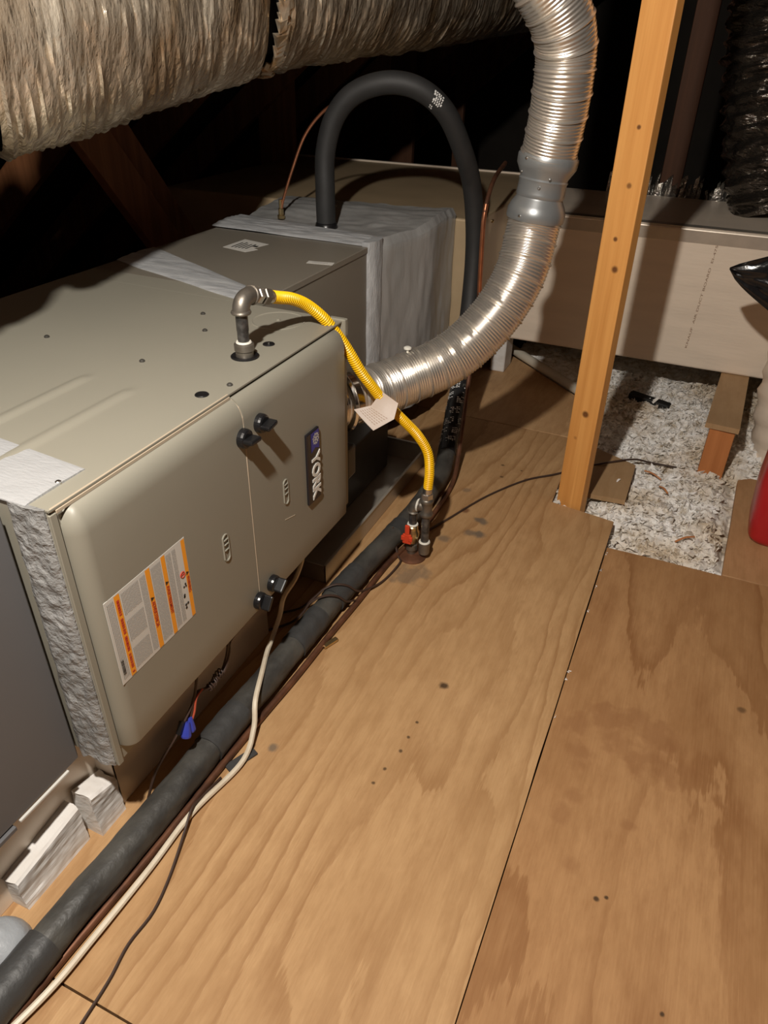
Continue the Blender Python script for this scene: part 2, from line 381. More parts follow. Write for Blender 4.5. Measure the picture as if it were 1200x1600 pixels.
sheet(wavy([(-3.0, .306), (-.0815, .306), (-.0855, 2.015), (-.289, 2.043), (-.302, 2.523), (-3.0, 2.548)]), 'plywood_wide_grain', 'large plywood sheet in front of the furnace', parent=floor)
sheet(wavy([(-3.0, 2.553), (-.302, 2.528), (-.305, 2.845), (-.42, 2.95), (-.75, 3.25), (-3.0, 3.4)]), 'plywood_far', 'shaded plywood sheet behind the steel vent pipe', parent=floor)
sheet(wavy([(-3.0, -1.6), (-.0815, -1.6), (-.0815, .302), (-3.0, .302)]), 'plywood_near', 'near plywood sheet in the bottom corner', z1=-0.001, parent=floor)
sheet(wavy([(-.0775, -1.6), (1.9, -1.6), (1.9, 1.862), (-.0815, 1.868)]), 'plywood_cathedral', 'right plywood sheet with brown water marks', z1=-0.001, parent=floor)
sheet(wavy([(.237, 1.876), (1.9, 1.868), (1.9, 2.46), (.30, 2.50), (.262, 2.47)]), 'plywood_right', 'plywood sheet under the red jug', z1=-0.003, parent=floor)
# joists under the edges of the sheets
for x, y0, y1 in ((-.13, -1.6, 1.98), (.30, -1.6, 2.44), (-.62, -1.6, 2.80), (.9, -1.6, 2.44)):
    mesh_obj('joist', *box(x-.019, x+.019, y0, y1, -.16, -.0195, .002, 1), 'stub_wood', floor)

roof_l = struct(mesh_obj('ceiling_left', *([(-3.9, -3, -.2), (-3.9, 8, -.2), (.8, 8, 3.42), (.8, -3, 3.42), (-3.95, -3, -.12), (-3.95, 8, -.12), (.8, 8, 3.52), (.8, -3, 3.52)],
    [[0, 1, 2, 3], [7, 6, 5, 4], [0, 3, 7, 4], [1, 5, 6, 2], [0, 4, 5, 1], [3, 2, 6, 7]]), 'roof_deck'))
roof_r = struct(mesh_obj('ceiling_right', *([(5.5, -3, -.2), (5.5, 8, -.2), (.8, 8, 3.42), (.8, -3, 3.42), (5.55, -3, -.12), (5.55, 8, -.12), (.8, 8, 3.52), (.8, -3, 3.52)],
    [[3, 2, 1, 0], [4, 5, 6, 7], [4, 7, 3, 0], [2, 6, 5, 1], [1, 5, 4, 0], [7, 6, 2, 3]]), 'roof_deck'))
struct(mesh_obj('wall_back', *box(-4, 5.6, 8.0, 8.05, -.2, 3.5), 'roof_deck'))
struct(mesh_obj('wall_front', *box(-4, 5.6, -3.05, -3.0, -.2, 3.5), 'roof_deck'))
for k in range(17):
    y = -2.7 + k*.61
    for par, xe in ((roof_l, -3.9), (roof_r, 5.5)):
        s = 1 if xe < 0 else -1
        a, b = Vector((xe+s*.05, y, -.2)), Vector((.8, y, 3.36)); d = (b-a).normalized(); up = Vector((s*d.z, 0, -abs(d.x)))
        up = Vector((d.z, 0, -d.x)) if s > 0 else Vector((-d.z, 0, d.x))
        if up.z > 0: up = -up
        V = [p + Vector((0, dy, 0)) + up*h for p in (a, b) for dy in (-.019, .019) for h in (0, .13)]
        mesh_obj('rafter', V, [[0, 1, 3, 2], [4, 6, 7, 5], [0, 4, 5, 1], [2, 3, 7, 6], [0, 2, 6, 4], [1, 5, 7, 3]], 'old_wood', par)

# loose-fill insulation between the joists
def ins_h(x, y):
    h = -.022 + .016*nz(x*5, y*5, .3) + .017*nz(x*17, y*17, 2.) + .012*nz(x*48, y*48, 5.) + .006*nz(x*95, y*95, 7.)
    if y > 2.55: h += .022*min(1, (y-2.55)/.3)
    if x > .19 and y < 2.6: h -= .035*min(1, (x-.19)/.06)*min(1, (2.6-y)/.08)
    if -.3 < x < -.2 and 2.04 < y < 2.16: h += .014
    if (x < -.06 and y < 2.05) or y < 1.885: h -= .03
    if x < -.29 and y < 2.88+max(0, -.30-x)*.95: h -= .07
    return h
V, F = grid(235, 300, lambda u, v: (-.75+u*2.3, 1.80+v*2.9, ins_h(-.75+u*2.3, 1.80+v*2.9)))
def flake(c, s):
    q = [Vector((random.gauss(0, 1), random.gauss(0, 1), random.gauss(0, .6))).normalized()*s*random.uniform(.5, 1.2) for _ in range(5)]
    return [Vector(c)+v for v in q], [[0, 1, 2], [0, 2, 3], [0, 3, 4], [1, 2, 4], [2, 3, 4]]
fl = [(V, F)]; FV, FF = list(V), list(F)
for i in range(9000):
    x = random.uniform(-.33, .5); y = random.uniform(1.86, 3.3)
    if x < -.1 and y < 2.02: continue
    if x > .225 and y < 2.5: continue
    if x < -.29 and y < 2.88: continue
    v, f = flake((x, y, ins_h(x, y)+random.uniform(-.001, .007)), random.choice((.004, .006, .008, .011, .015, .019)))
    n = len(FV); FV += v; FF += [[a+n for a in q] for q in f]
o = mesh_obj('loose_fill_insulation', FV, FF, 'insulation', base=(0, 2.4, -.05)); tag(o, 'white loose-fill insulation lying between the plywood sheets', 'insulation', kind='stuff')
# crumbs of insulation along the seam
crumbs = []
for y, r in ((1.74, .006), (1.66, .004), (1.31, .005), (1.285, .004), (1.16, .003), (1.93, .005), (.93, .002), (1.55, .003), (1.83, .004)):
    v, f = flake((-.079, y, .001), r); crumbs.append((v, f))
    v, f = flake((-.079+.002, y+.006, .001), r*.8); crumbs.append((v, f))
o = mesh_obj('insulation_crumbs', *merge(*crumbs), 'foam', base=(-.079, 1.4, 0)); tag(o, 'white insulation crumbs caught in the long seam between sheets', 'insulation', kind='stuff')

# ================================================================== FURNACE
ZT, XC, XD, Y0, Y1 = .722, -.72, -.693, .552, 1.418
fur = thing('gas_furnace', 'beige horizontal gas furnace with black quarter-turn knobs and orange warning label', 'furnace', (-1.1, 1.0, .205))
mesh_obj('casing', *box(-1.5, XC, Y0, Y1, .205, ZT-.003, .003, 1), 'furnace_paint', fur)
def top_z(x, y):
    z = ZT
    for xc, y1 in ((-.99, .925), (-.88, .912)):
        d = abs(x-xc)/.014
        e = min(1, max(0, (y1-y)/.02)); z += .004*max(0, 1-d*d)*e if d < 1 else 0
    return z
xs = [-1.5+.82*i/160*.951 for i in range(161)]
V, F = slab_grid(161, 60, lambda u, v: (-1.5+(1.5+XC-.002+.006)*u, Y0+(Y1-Y0)*v, top_z(-1.5+(1.5+XC-.002+.006)*u, Y0+(Y1-Y0)*v)),
                 lambda u, v: (-1.5+(1.5+XC-.002+.006)*u, Y0+(Y1-Y0)*v, ZT-.003))
mesh_obj('top_panel', V, F, 'furnace_paint', fur, True)
mesh_obj('top_lip', *merge(box(XC+.0005, XC+.0032, Y0+.004, .966, ZT-.006, ZT+.0012, .001, 1), box(XC+.0045, XC+.0065, Y0+.010, .966, ZT-.009, ZT-.003, .0008, 1)), 'furnace_edge', fur)
mesh_obj('corner_flange', *box(XC-.001, XC+.004, Y0, Y0+.012, .205, ZT-.008, .001, 1), 'furnace_paint', fur)
def door(y0, y1, z0, z1, rl, rr, rt_, rb):
    def pts(a, b, ra, rb_, n=10):
        s = [a + ra*(1-math.cos(i/n*math.pi/2)) for i in range(n)] if ra else [a]
        s += [a+ra+(b-a-ra-rb_)*i/8 for i in range(9)]
        s += [b-rb_+rb_*math.sin(i/n*math.pi/2) for i in range(1, n+1)] if rb_ else []
        return s
    ys, zs = pts(y0, y1, rl, rr), pts(z0, z1, rb, rt_)
    R = .034
    def xx(y, z):
        a = max(0, rl-(y-y0))/rl if rl else 0; a = max(a, max(0, rr-(y1-y))/rr if rr else 0)
        b = max(0, rt_-(z1-z))/rt_ if rt_ else 0; b = max(b, max(0, rb-(z-z0))/rb if rb else 0)
        m = min(1, math.hypot(a, b)); return XD - .026*(1-math.sqrt(1-m*m))
    nv = len(zs)
    V = [(xx(y, z), y, z) for y in ys for z in zs]; F = [[i*nv+j, (i+1)*nv+j, (i+1)*nv+j+1, i*nv+j+1] for i in range(len(ys)-1) for j in range(nv-1)]
    n = len(V); V += [(XC+.0005, y, z) for y in ys for z in zs]
    rim = [(i, 0) for i in range(len(ys))] + [(len(ys)-1, j) for j in range(1, nv)] + [(i, nv-1) for i in range(len(ys)-2, -1, -1)] + [(0, j) for j in range(nv-2, 0, -1)]
    ids = [i*nv+j for i, j in rim]
    F += [[ids[k], ids[(k+1) % len(ids)], ids[(k+1) % len(ids)]+n, ids[k]+n] for k in range(len(ids))]
    return V, F
d1 = mesh_obj('door', *door(Y0+.014, .9675, .236, ZT-.008, .024, 0, .042, .008), 'furnace_paint', fur, True); d1['label'] = 'blower door with warning label'
d2 = mesh_obj('door', *door(.9715, 1.376, .236, ZT-.008, 0, .006, .042, .008), 'furnace_paint', fur, True); d2['label'] = 'burner door with name badge'
for d in (d1, d2):
    for e in d.data.edges: pass
mesh_obj('door_edge', *tube([(XC+.004, .9695, ZT-.010), (XD-.010, .9695, ZT-.020), (XD-.001, .9695, ZT-.05), (XD-.0008, .9695, .5), (XD-.0008, .9695, .238)], .0014, 6, .02), 'furnace_edge', d2)
# end flange on the far side of the burner door
mesh_obj('end_flange', *merge(box(XC-.002, XC+.010, 1.378, Y1, .24, ZT-.03, .002, 1), box(XC-.03, XC+.012, 1.405, Y1+.002, ZT-.035, ZT+.004, .002, 1)), 'furnace_paint', fur)
def knob(y, z, ang, par):
    k = mesh_obj('knob', *lathe((XD-.004, y, z), (XD+.1, y, z), [(0, .0185), (.012, .0185), (.016, .0172), (.018, .014)], 24), 'plastic_black', par)
    M = Matrix.Translation((XD+.008, y, z)) @ Matrix.Rotation(ang, 4, 'X')
    mesh_obj('wing', *xform(box(0, .024, -.016, .016, -.0045, .0045, .003, 2), M), 'plastic_black', k)
knob(1.018, .650, .15, d2); knob(.961, .645, -.05, d1); knob(1.015, .275, .6, d2); knob(.961, .268, .9, d1)
def dimple(y, z, par):
    P_ = []
    n = 12
    for i in range(n+1): a = math.pi*i/n; P_.append((y+.008*math.cos(a), z+.021+.008*math.sin(a)))
    for i in range(n+1): a = math.pi+math.pi*i/n; P_.append((y+.008*math.cos(a), z-.021+.008*math.sin(a)))
    pts = [(XD+.0008, a, b) for a, b in P_] + [(XD+.0008, *P_[0])]
    h = mesh_obj('latch_knockout', *tube(pts, .0017, 6, .004), 'furnace_paint', par)
    mesh_obj('latch_ridge', *merge(*[box(XD, XD+.003, y-.006, y+.006, z+q-.0015, z+q+.0015, .001, 1) for q in (-.004, .008, .018)]), 'furnace_paint', h)
dimple(1.094, .458, d2); dimple(.878, .457, d1)
mesh_obj('scratch', *merge(*[box(XD, XD+.0006, 1.085+i*.007, 1.090+i*.007, .392-i*.002, .3935-i*.002) for i in range(6)]), 'furnace_edge', d2)
for i, (x, y) in enumerate(((-.946, 1.218), (-1.015, 1.307), (-.95, 1.022), (-1.209, 1.041), (-.737, 1.001), (-.757, .612))):
    mesh_obj('screw', *lathe((x, y, ZT-.002), (x, y, ZT+1), [(0, .0055), (.0045, .0055), (.0065, .003)], 10), 'dark_metal' if i < 5 else 'screw_metal', fur)
for x, y, r in ((-.784, 1.21, .0125), (-.757, .945, .0125)):
    pl_ = mesh_obj('hole_plug', *lathe((x, y, ZT-.003), (x, y, ZT+1), [(0, r), (.0040, r), (.0052, r*.9), (.0042, r*.6)], 24), 'plastic_black', fur)
mesh_obj('plug_screw', *lathe((-.784, 1.21, ZT), (-.784, 1.21, ZT+1), [(0, .003), (.004, .003)], 10), 'screw_metal', fur)
mesh_obj('gas_grommet', *lathe((-.79, 1.132, ZT-.004), (-.79, 1.132, ZT+1), [(0, .028), (.006, .028), (.0075, .026), (.006, .019)], 28), 'plastic_black', fur)
mesh_obj('vent_knockout', *merge(lathe((-.842, 1.345, ZT-.003), (-.842, 1.345, ZT+1), [(0, .060), (.0036, .060), (.0045, .058), (.0032, .055)], 48), lathe((-.842, 1.345, ZT), (-.842, 1.345, ZT+1), [(0, .005), (.0045, .004)], 10)), 'furnace_paint', fur)
# badge
bd = mesh_obj('name_badge', *box(XD-.001, XD+.006, 1.180, 1.234, .374, .548, .002, 2), 'badge_black', d2)
bx = XD+.0064
mesh_obj('badge_square', [(bx, 1.196, .545), (bx, 1.231, .545), (bx, 1.231, .498), (bx, 1.214, .506), (bx, 1.196, .499)], [[0, 1, 2, 3, 4]], 'badge_blue', bd)
sf = []
cy, cz = 1.2165, .5265
for k in range(6):
    a = math.pi/3*k+.25
    def seg_(p, q, wd=.0014):
        p, q = Vector((0, *p)), Vector((0, *q)); d = (q-p).normalized(); n = Vector((0, -d.z, d.y))*wd
        return [Vector((bx+.0004, cy, cz))+v for v in (p+n, q+n, q-n, p-n)], [[0, 1, 2, 3]]
    e = (math.cos(a), math.sin(a)); sf.append(seg_((e[0]*.001, e[1]*.001), (e[0]*.0135, e[1]*.0135)))
    for sgn in (-1, 1):
        q = (math.cos(a+sgn*.5)*.0140, math.sin(a+sgn*.5)*.0140); sf.append(seg_((e[0]*.0075, e[1]*.0075), q, .0010))
mesh_obj('snowflake', *merge(*sf), 'badge_letter', bd)
mesh_obj('badge_letters', *text_geo('YORK', .047, (bx+.0002, 1.1985, .494), (0, 0, -1), (0, 1, 0), .0008, .035, .114), 'badge_letter', bd)
# warning label: text runs down the door, top of the sheet towards the far end
ly0, ly1, lz0, lz1 = .581, .771, .3825, .5495
lx = XD+.0004
lb = mesh_obj('warning_label', *box(XD-.0005, lx, ly0, ly1, lz0, lz1), 'label_paper', d1)
def lab(u0, u1, v0, v1, dx=.0004):   # u: 0 left..1 right of the sheet as read, v: 0 bottom..1 top
    z_ = lambda u: lz1-(lz1-lz0)*u; y_ = lambda v: ly0+(ly1-ly0)*v; X = lx+dx
    return [(X, y_(v0), z_(u0)), (X, y_(v0), z_(u1)), (X, y_(v1), z_(u1)), (X, y_(v1), z_(u0))], [[0, 1, 2, 3]]
for v0, v1, word, us, wd in ((.945, .993, 'WARNING', .46, .035), (.675, .725, 'AVERTISSEMENT', .37, .060), (.475, .53, 'ADVERTENCIA', .40, .054)):
    bnd = mesh_obj('label_band', *lab(.012, .988, v0, v1), 'label_orange', lb)
    z_ = lz1-(lz1-lz0)*us; yb = ly0+(ly1-ly0)*v0
    mesh_obj('band_text', *text_geo(word, (ly1-ly0)*(v1-v0)*1.0, (lx+.0008, yb+(ly1-ly0)*(v1-v0)*.18, z_), (0, 0, -1), (0, 1, 0), 0, .02, wd), 'label_red', bnd)
    h = (ly1-ly0)*(v1-v0)*.75
    mesh_obj('band_triangle', [(lx+.0008, yb+.0015, z_+.010), (lx+.0008, yb+.0015, z_+.002), (lx+.0008, yb+.0015+h, z_+.006)], [[0, 1, 2]], 'print_black', bnd)
bnd = mesh_obj('label_band', *lab(.012, .988, .105, .165), 'label_orange', lb)
mesh_obj('band_print', *merge(*[lab(.04+i*.031, .04+i*.031+random.uniform(.016, .027), .122, .150, .0008) for i in range(30) if i % 7]), 'label_red', bnd)
ln = []
def para(u0, u1, v0, v1, n):
    for i in range(n):
        v = v0+(v1-v0)*i/n; u = u0
        while u < u1:
            e = min(u1, u+random.uniform(.02, .09)); ln.append(lab(u, e-.008, v+(v1-v0)/n*.25, v+(v1-v0)/n*.68)); u = e
para(.04, .96, .735, .80, 5); para(.04, .96, .815, .865, 4); para(.04, .96, .54, .665, 9); para(.04, .96, .40, .468, 5)
for u0 in (.04, .36, .70): para(u0, u0+.26, .18, .385, 14)
para(.04, .96, .02, .095, 5)
mesh_obj('fine_print', *merge(*ln), 'print_grey', lb)['kind'] = 'stuff'
pic = []
for u, s in ((.42, 1), (.54, .8), (.66, .9), (.80, 1)):
    cyy = ly0+(ly1-ly0)*.905; czz = lz1-(lz1-lz0)*u
    if u > .5:
        for k in range(3):
            oy, oz = random.uniform(-.004, .004), random.uniform(-.004, .004)
            pic.append(([(lx+.0005, cyy+oy+.0028*s*math.cos(a*math.pi/3), czz+oz+.0028*s*math.sin(a*math.pi/3)) for a in range(6)], [[0, 1, 2, 3, 4, 5]]))
mesh_obj('pictogram', *merge(*pic), 'print_black', lb)
cyy = ly0+(ly1-ly0)*.905; czz = lz1-(lz1-lz0)*.40
mesh_obj('pictogram', *merge(torus((lx+.0004, cyy, czz), (1, 0, 0), .0055, .0008, 20, 4), box(lx+.0002, lx+.0008, cyy-.005, cyy+.005, czz-.0006, czz+.0006)), 'label_red', lb)
mesh_obj('bar_code', *merge(*[lab(.72+i*.013, .72+i*.013+random.uniform(.003, .009), .03, .06, .0005) for i in range(14)]), 'print_black', lb)
# white mastic on the near corner of the top, rough grey mastic down the end
def mast_top(u, v):
    y_edge = .690 - .02*u + .012*nz(u*6, 1, 1) if u < .75 else .690-.02*u-.05*(u-.75)
    x = -1.5+(1.5-.752)*u; y = Y0-.004+(y_edge-Y0+.004)*v
    return (x, y, ZT+.0012+.0035*math.sin(math.pi*min(1, max(0, v)))**.5*(.7+.5*nz(x*30, y*30, 2)))
V, F = slab_grid(90, 26, mast_top, lambda u, v: (*mast_top(u, v)[:2], ZT-.001)); mesh_obj('mastic_coat', V, F, 'mastic_white', fur, True)
def mast_end(u, v):
    xl = -.801+.012*v + .004*nz(v*14, 3, 1)
    x = xl+(-.7225-xl)*u; z = .2055+(.7225-.2055)*v + (.010*nz(u*4, v*3, 9)*(1-v) if v < .1 else 0)
    return (x, Y0-.002-.006*min(1, 6*u*(1-u)*1.2)*(.8+.6*nz(x*60, z*60, 4)), z)
V, F = slab_grid(24, 120, mast_end, lambda u, v: (mast_end(u, v)[0], Y0+.001, mast_end(u, v)[2])); mesh_obj('mastic_coat', V, F, 'mastic_rough', fur, True)

# ------------------------------------------------------------------ return plenum (near end)
rp = thing('return_plenum', 'grey sheet-metal return plenum butted to the near end of the furnace', 'duct', (-1.15, 0, .195))
mesh_obj('side_panel', *box(-1.48, -.797, -.75, Y0-.009, .196, .70, .004, 1), 'return_metal', rp)
mesh_obj('bottom_flange', *box(-.80, -.794, .41, .515, .190, .1955, .001, 1), 'label_paper', rp)
mesh_obj('corner_hem', *box(-.803, -.792, -.75, .40, .187, .1958, .001, 1), 'return_metal', rp)

# ------------------------------------------------------------------ stand and foam blocks
st = thing('furnace_stand', 'brownish sheet-metal stand under the furnace, catching the wood colour', 'stand', (-1.1, .6, 0))
mesh_obj('front_sheet', *box(-.796, -.790, .592, 1.127, 0, .2045, .001, 1), 'stand_metal', st)
mesh_obj('front_sheet', *box(-.838, -.832, -.4, .594, 0, .189, .001, 1), 'stand_metal', st)
mesh_obj('step_sheet', *box(-.838, -.790, .5925, .5975, 0, .2045, .001, 1), 'stand_metal', st)
mesh_obj('frame', *merge(box(-1.46, -.84, -.38, .55, .02, .188), box(-1.46, -.80, .60, 1.120, .02, .203)), 'dark_metal', st)
def foam(name, y0, y1, x0, x1, h0, h1, label, seed):
    def f(u, v):
        y = y0+(y1-y0)*u
        h = h0+(h1-h0)*u
        # profile round the block: v 0..1 over front-bottom, front-top, back-top, back-bottom
        pr_ = [(x1, 0), (x1-.004, h*.5), (x1-.003, h-.004), (x1-.008, h), (x0+.004, h), (x0, h*.5), (x0, 0)]
        k = v*(len(pr_)-1); i = min(len(pr_)-2, int(k)); t = k-i
        x = pr_[i][0]+(pr_[i+1][0]-pr_[i][0])*t; z = pr_[i][1]+(pr_[i+1][1]-pr_[i][1])*t
        j = .0012*nz(y*60+seed, x*60, z*60)+.0016*nz(y*9, seed, z*90)
        return (x+j*(z > 0), y+(.004*nz(x*50, z*50, seed) if u in (0, 1) else 0), max(0, z+j*(z > .01)))
    V, F = grid(40, 43, f); n0 = [i for i in range(43)]; n1 = [39*43+i for i in range(43)]
    F += [n0[::-1], n1]
    o = mesh_obj(name, V, F, 'foam', base=((x0+x1)/2, (y0+y1)/2, 0)); tag(o, label, 'foam block', 'foam blocks under the furnace'); return o
foam('foam_block', .368, .512, -.868, -.797, .073, .093, 'long white foam block lying beside the black floor pipe', 1)
foam('foam_block', .526, .589, -.829, -.779, .108, .090, 'short white foam block with broken end under the furnace corner', 5)
# grey mastic dome in the corner
o = mesh_obj('mastic_dome', *grid(24, 10, lambda u, v: (-.785+.052*math.cos(v*1.57)*math.cos(u*6.283)*(1+.06*nz(u*5, v*4, 1)), .300+.050*math.cos(v*1.57)*math.sin(u*6.283), .055*math.sin(v*1.57)*(1+.08*nz(u*4, v*5, 3))), True), 'mastic_dome', smooth=True, base=(-.785, .30, 0))
tag(o, 'small grey mastic-coated dome on the floor in the bottom corner', 'pipe stub')

# ------------------------------------------------------------------ coil cabinet
cc = thing('coil_cabinet', 'dark beige evaporator coil cabinet joined to the far end of the furnace', 'coil cabinet', (-1.2, 1.75, .205))
mesh_obj('casing', *box(-1.5, -.955, Y1+.006, 2.05, .205, ZT-.004, .003, 1), 'coil_paint', cc)
mesh_obj('rear_flange', *box(-1.5, -.954, Y1+.0005, 1.60, ZT-.015, ZT-.0003, .001, 1), 'furnace_paint', cc)
mesh_obj('top_panel', *box(-1.5, -.952, 1.49, 2.052, ZT-.018, ZT, .002, 1), 'coil_paint', cc)
def sticker(par, pts, z, name):
    return mesh_obj(name, *prism(pts, z, z+.0005), 'label_paper', par)
s1 = sticker(cc, [(-1.33, 1.843), (-1.239, 1.823), (-1.222, 1.864), (-1.243, 1.872), (-1.228, 1.934), (-1.326, 1.956)], ZT, 'data_label')
mesh_obj('label_print', *merge(*[box(-1.31+i*.012, -1.305+i*.012, 1.855, 1.855+random.uniform(.03, .07), ZT+.0006, ZT+.0008) for i in range(5)], box(-1.255, -1.24, 1.885, 1.90, ZT+.0006, ZT+.0008)), 'print_black', s1)
s2 = sticker(cc, [(-1.025, 1.800), (-.950, 1.812), (-.956, 1.838), (-1.030, 1.824)], ZT, 'sticker')
mesh_obj('label_print', *merge(*[box(-1.015, -.962-random.uniform(0, .02), 1.812+i*.006, 1.814+i*.006, ZT+.0006, ZT+.0008) for i in range(3)]), 'print_grey', s2)
def seal(x0, x1, ya, yb, z, name, mat, par, wob=.012, hgt=.005, seed=0):
    def f(u, v):
        x = x0+(x1-x0)*u
        a = ya(x)+wob*nz(x*7, seed, 1); b = yb(x)+wob*nz(x*6, seed, 5); y = a+(b-a)*v
        return (x, y, z+.001+hgt*math.sin(math.pi*min(1, max(0, v)))**.6*(.8+.45*nz(x*12, y*55, seed)))
    V, F = slab_grid(110, 30, f, lambda u, v: (*f(u, v)[:2], z-.001)); return mesh_obj(name, V, F, mat, par, True)
seal(-1.5, -.965, lambda x: 1.435-.30*(x+1.02), lambda x: 1.515-.46*(x+1.0), ZT, 'mastic_seal', 'mastic_grey', cc, .010, .005, 3)
mesh_obj('drain_trap', *merge(box(-.79, -.715, 1.425, 1.475, .30, .385, .006, 2), box(-.78, -.73, 1.42, 1.45, .25, .30, .004, 1)), 'plastic_black', cc)
# drain pan below the coil
dp = thing('drain_pan', 'shallow galvanised drain pan in the shade below the coil cabinet', 'drain pan', (-1.1, 1.73, 0))
mesh_obj('tray', *merge(box(-1.48, -.753, 1.362, 2.09, .004, .008), box(-.756, -.752, 1.360, 2.092, .002, .060), box(-1.48, -1.476, 1.360, 2.092, .002, .075), box(-1.48, -.753, 1.360, 1.364, .002, .058), box(-1.48, -.753, 2.088, 2.092, .002, .078)), 'galvanised', dp)
mesh_obj('rim', *merge(box(-.758, -.7495, 1.358, 2.094, .058, .0625, .001, 1), box(-1.48, -.753, 2.086, 2.0945, .076, .080, .001, 1)), 'galvanised', dp)
mesh_obj('support_frame', *box(-1.45, -.86, 1.40, 2.02, .009, .203, .003, 1), 'dark_metal', dp)

# ------------------------------------------------------------------ transition and plenum
tr = thing('supply_transition', 'silver taped and mastic-coated transition between coil cabinet and plenum', 'duct', (-1.15, 2.4, .17))
secs = [(2.053, -.957, .722), (2.10, -.945, .728), (2.16, -.925, .730), (2.28, -.880, .735), (2.36, -.858, .752), (2.46, -.855, .762), (2.55, -.850, .758)]
prof = []
for (y, x, z) in secs:
    pass
def trf(u, v):
    k = u*(len(secs)-1); i = min(len(secs)-2, int(k)); t = k-i
    y, x, z = (secs[i][j]+(secs[i+1][j]-secs[i][j])*t for j in range(3))
    pr_ = [(x, .12), (x+.003, .4), (x, z-.02), (x-.012, z), (-1.15, z-.01), (-1.52, z-.02), (-1.52, .12)]
    q = v*(len(pr_)-1); a = min(len(pr_)-2, int(q)); s = q-a
    px_ = pr_[a][0]+(pr_[a+1][0]-pr_[a][0])*s; pz = pr_[a][1]+(pr_[a+1][1]-pr_[a][1])*s
    j = .008*nz(y*9, px_*6, pz*3)+.004*nz(y*40, px_*20, pz*12)
    return (px_+(j if a < 3 else 0), y, pz+(j if 2 < a < 6 else 0))
V, F = grid(70, 97, trf); F += [[i for i in range(97)][::-1], [69*97+i for i in range(97)]]
mesh_obj('taped_shell', V, F, 'tape_silver', tr, True)
seal(-1.52, -.955, lambda x: 2.045-.03*(x+.95), lambda x: 2.165-.15*(x+.95), .7245, 'mastic_band', 'mastic_grey', tr, .006, .010, 8)
def side_band(u, v):
    z = .21+(.735-.21)*v; y = 2.045+.085*u+.004*nz(z*12, 3, u); return (-.954+.014*math.sin(math.pi*u)**.6+.012*u+.002*nz(y*60, z*20, 1), y, z)
V, F = slab_grid(16, 60, side_band, lambda u, v: (-.97, *side_band(u, v)[1:])); mesh_obj('mastic_band', V, F, 'mastic_grey', tr, True)

sp = thing('supply_plenum', 'tan duct-board supply plenum behind the black tube arch', 'plenum', (-1.4, 3.3, .13))
mesh_obj('board_box', *box(-2.1, -.768, 2.556, 3.64, .135, .726, .008, 2), 'kraft_board', sp)
mesh_obj('top_seam', *box(-2.1, -.768, 3.655-.02, 3.655, .724, .733, .002, 1), 'foil_board', sp)
td = thing('trunk_duct', 'silver foil-faced trunk duct with printed front running to the right wall', 'duct', (.3, 3.3, .17))
zA, zB = .178, .690
def rot_small(vf): return vf
mesh_obj('duct_shell', *box(-.764, 1.9, 2.995, 3.63, .172, .690, .010, 3), 'foil_board', td)
mesh_obj('edge_tape', *merge(box(-.762, 1.9, 2.9935, 2.9955, .640, .682, 0), box(-.762, 1.9, 3.003, 3.05, .6895, .6915, 0)), 'galvanised', td)
mesh_obj('corner_tape', *box(-.770, -.68, 2.992, 3.03, .675, .694, .003, 1), 'galvanised', td)
mesh_obj('board_print', *text_geo('KNAUF  AIR DUCT BOARD  EI-475', .011, (-.008, 2.9928, .25), (.045, 0, .999), (-.999, 0, .045), 0, 0, .39), 'print_brown', td)
mesh_obj('bolt', *lathe((-.762, 2.70, .700), (0, 2.70, .700), [(0, .006), (.006, .006), (.009, .003)], 10), 'brass', td)
mesh_obj('support_foot', *box(-.80, -.735, 3.03, 3.15, 0, .171, .004, 1), 'foam', td)
# takeoff sleeve off the trunk by the right edge
tk = mesh_obj('takeoff_sleeve', *tube([(.415, 2.88, .42), (.415, 2.83, .30), (.425, 2.79, .14), (.46, 2.76, -.02)], None, 28, .02, lambda s, a, L: .15+.006*nz(a*3, s*30, 2)+.006*math.sin(s*90)), 'foil_board', smooth=True, base=(.5, 2.72, 0))
tag(tk, 'pale foil sleeve dropping off the trunk duct by the red jug', 'duct')
mesh_obj('takeoff_collar', *lathe((.415, 2.985, .46), (.415, 2.80, .36), [(0, .155), (.18, .155), (.20, .15)], 28), 'foil_board', tk)

# support stub under the trunk
sb = thing('duct_support', 'short upright wood stub with plywood cap carrying the trunk duct', 'support', (.17, 2.55, -.1))
mesh_obj('stub', *box(.131, .213, 2.503, 2.541, -.12, .152, .002, 1), 'stub_wood', sb)
mesh_obj('cap_board', *prism([(.113, 2.498), (.221, 2.490), (.243, 3.06), (.143, 3.06)], .153, .1715), 'plywood_scrap', sb)

# ------------------------------------------------------------------ posts and braces
def beam(name, a, b, wdt, dep, yawdeg, mat, label, group=None):
    a, b = Vector(a), Vector(b); d = (b-a); L = d.length; z = d.normalized()
    x = Vector((math.cos(math.radians(yawdeg)), math.sin(math.radians(yawdeg)), 0)); x = (x-z*x.dot(z)).normalized(); y = z.cross(x)
    V, F = box(-wdt/2, wdt/2, -dep/2, dep/2, 0, L, .0025, 2)
    V = [a + x*v[0] + y*v[1] + z*v[2] for v in V]
    o = mesh_obj(name, V, F, mat, base=tuple(a)); tag(o, label, 'timber', group); return o
beam('wooden_post', (-.229, 2.069, -.16), (-.2455, 2.069, 2.95), .086, .038, -20, 'post_wood', 'bright orange-brown upright post standing in the floor notch')
beam('wooden_post', (-.262, 3.95, -.16), (-.265, 3.95, 2.8), .095, .04, 0, 'dark_wood', 'dark brown post behind the trunk duct, right of the bright post')
beam('wooden_post', (-2.11, 3.45, -.16), (-2.09, 3.45, 1.4), .19, .04, 0, 'old_wood', 'wide dark post behind the furnace under the foil duct')
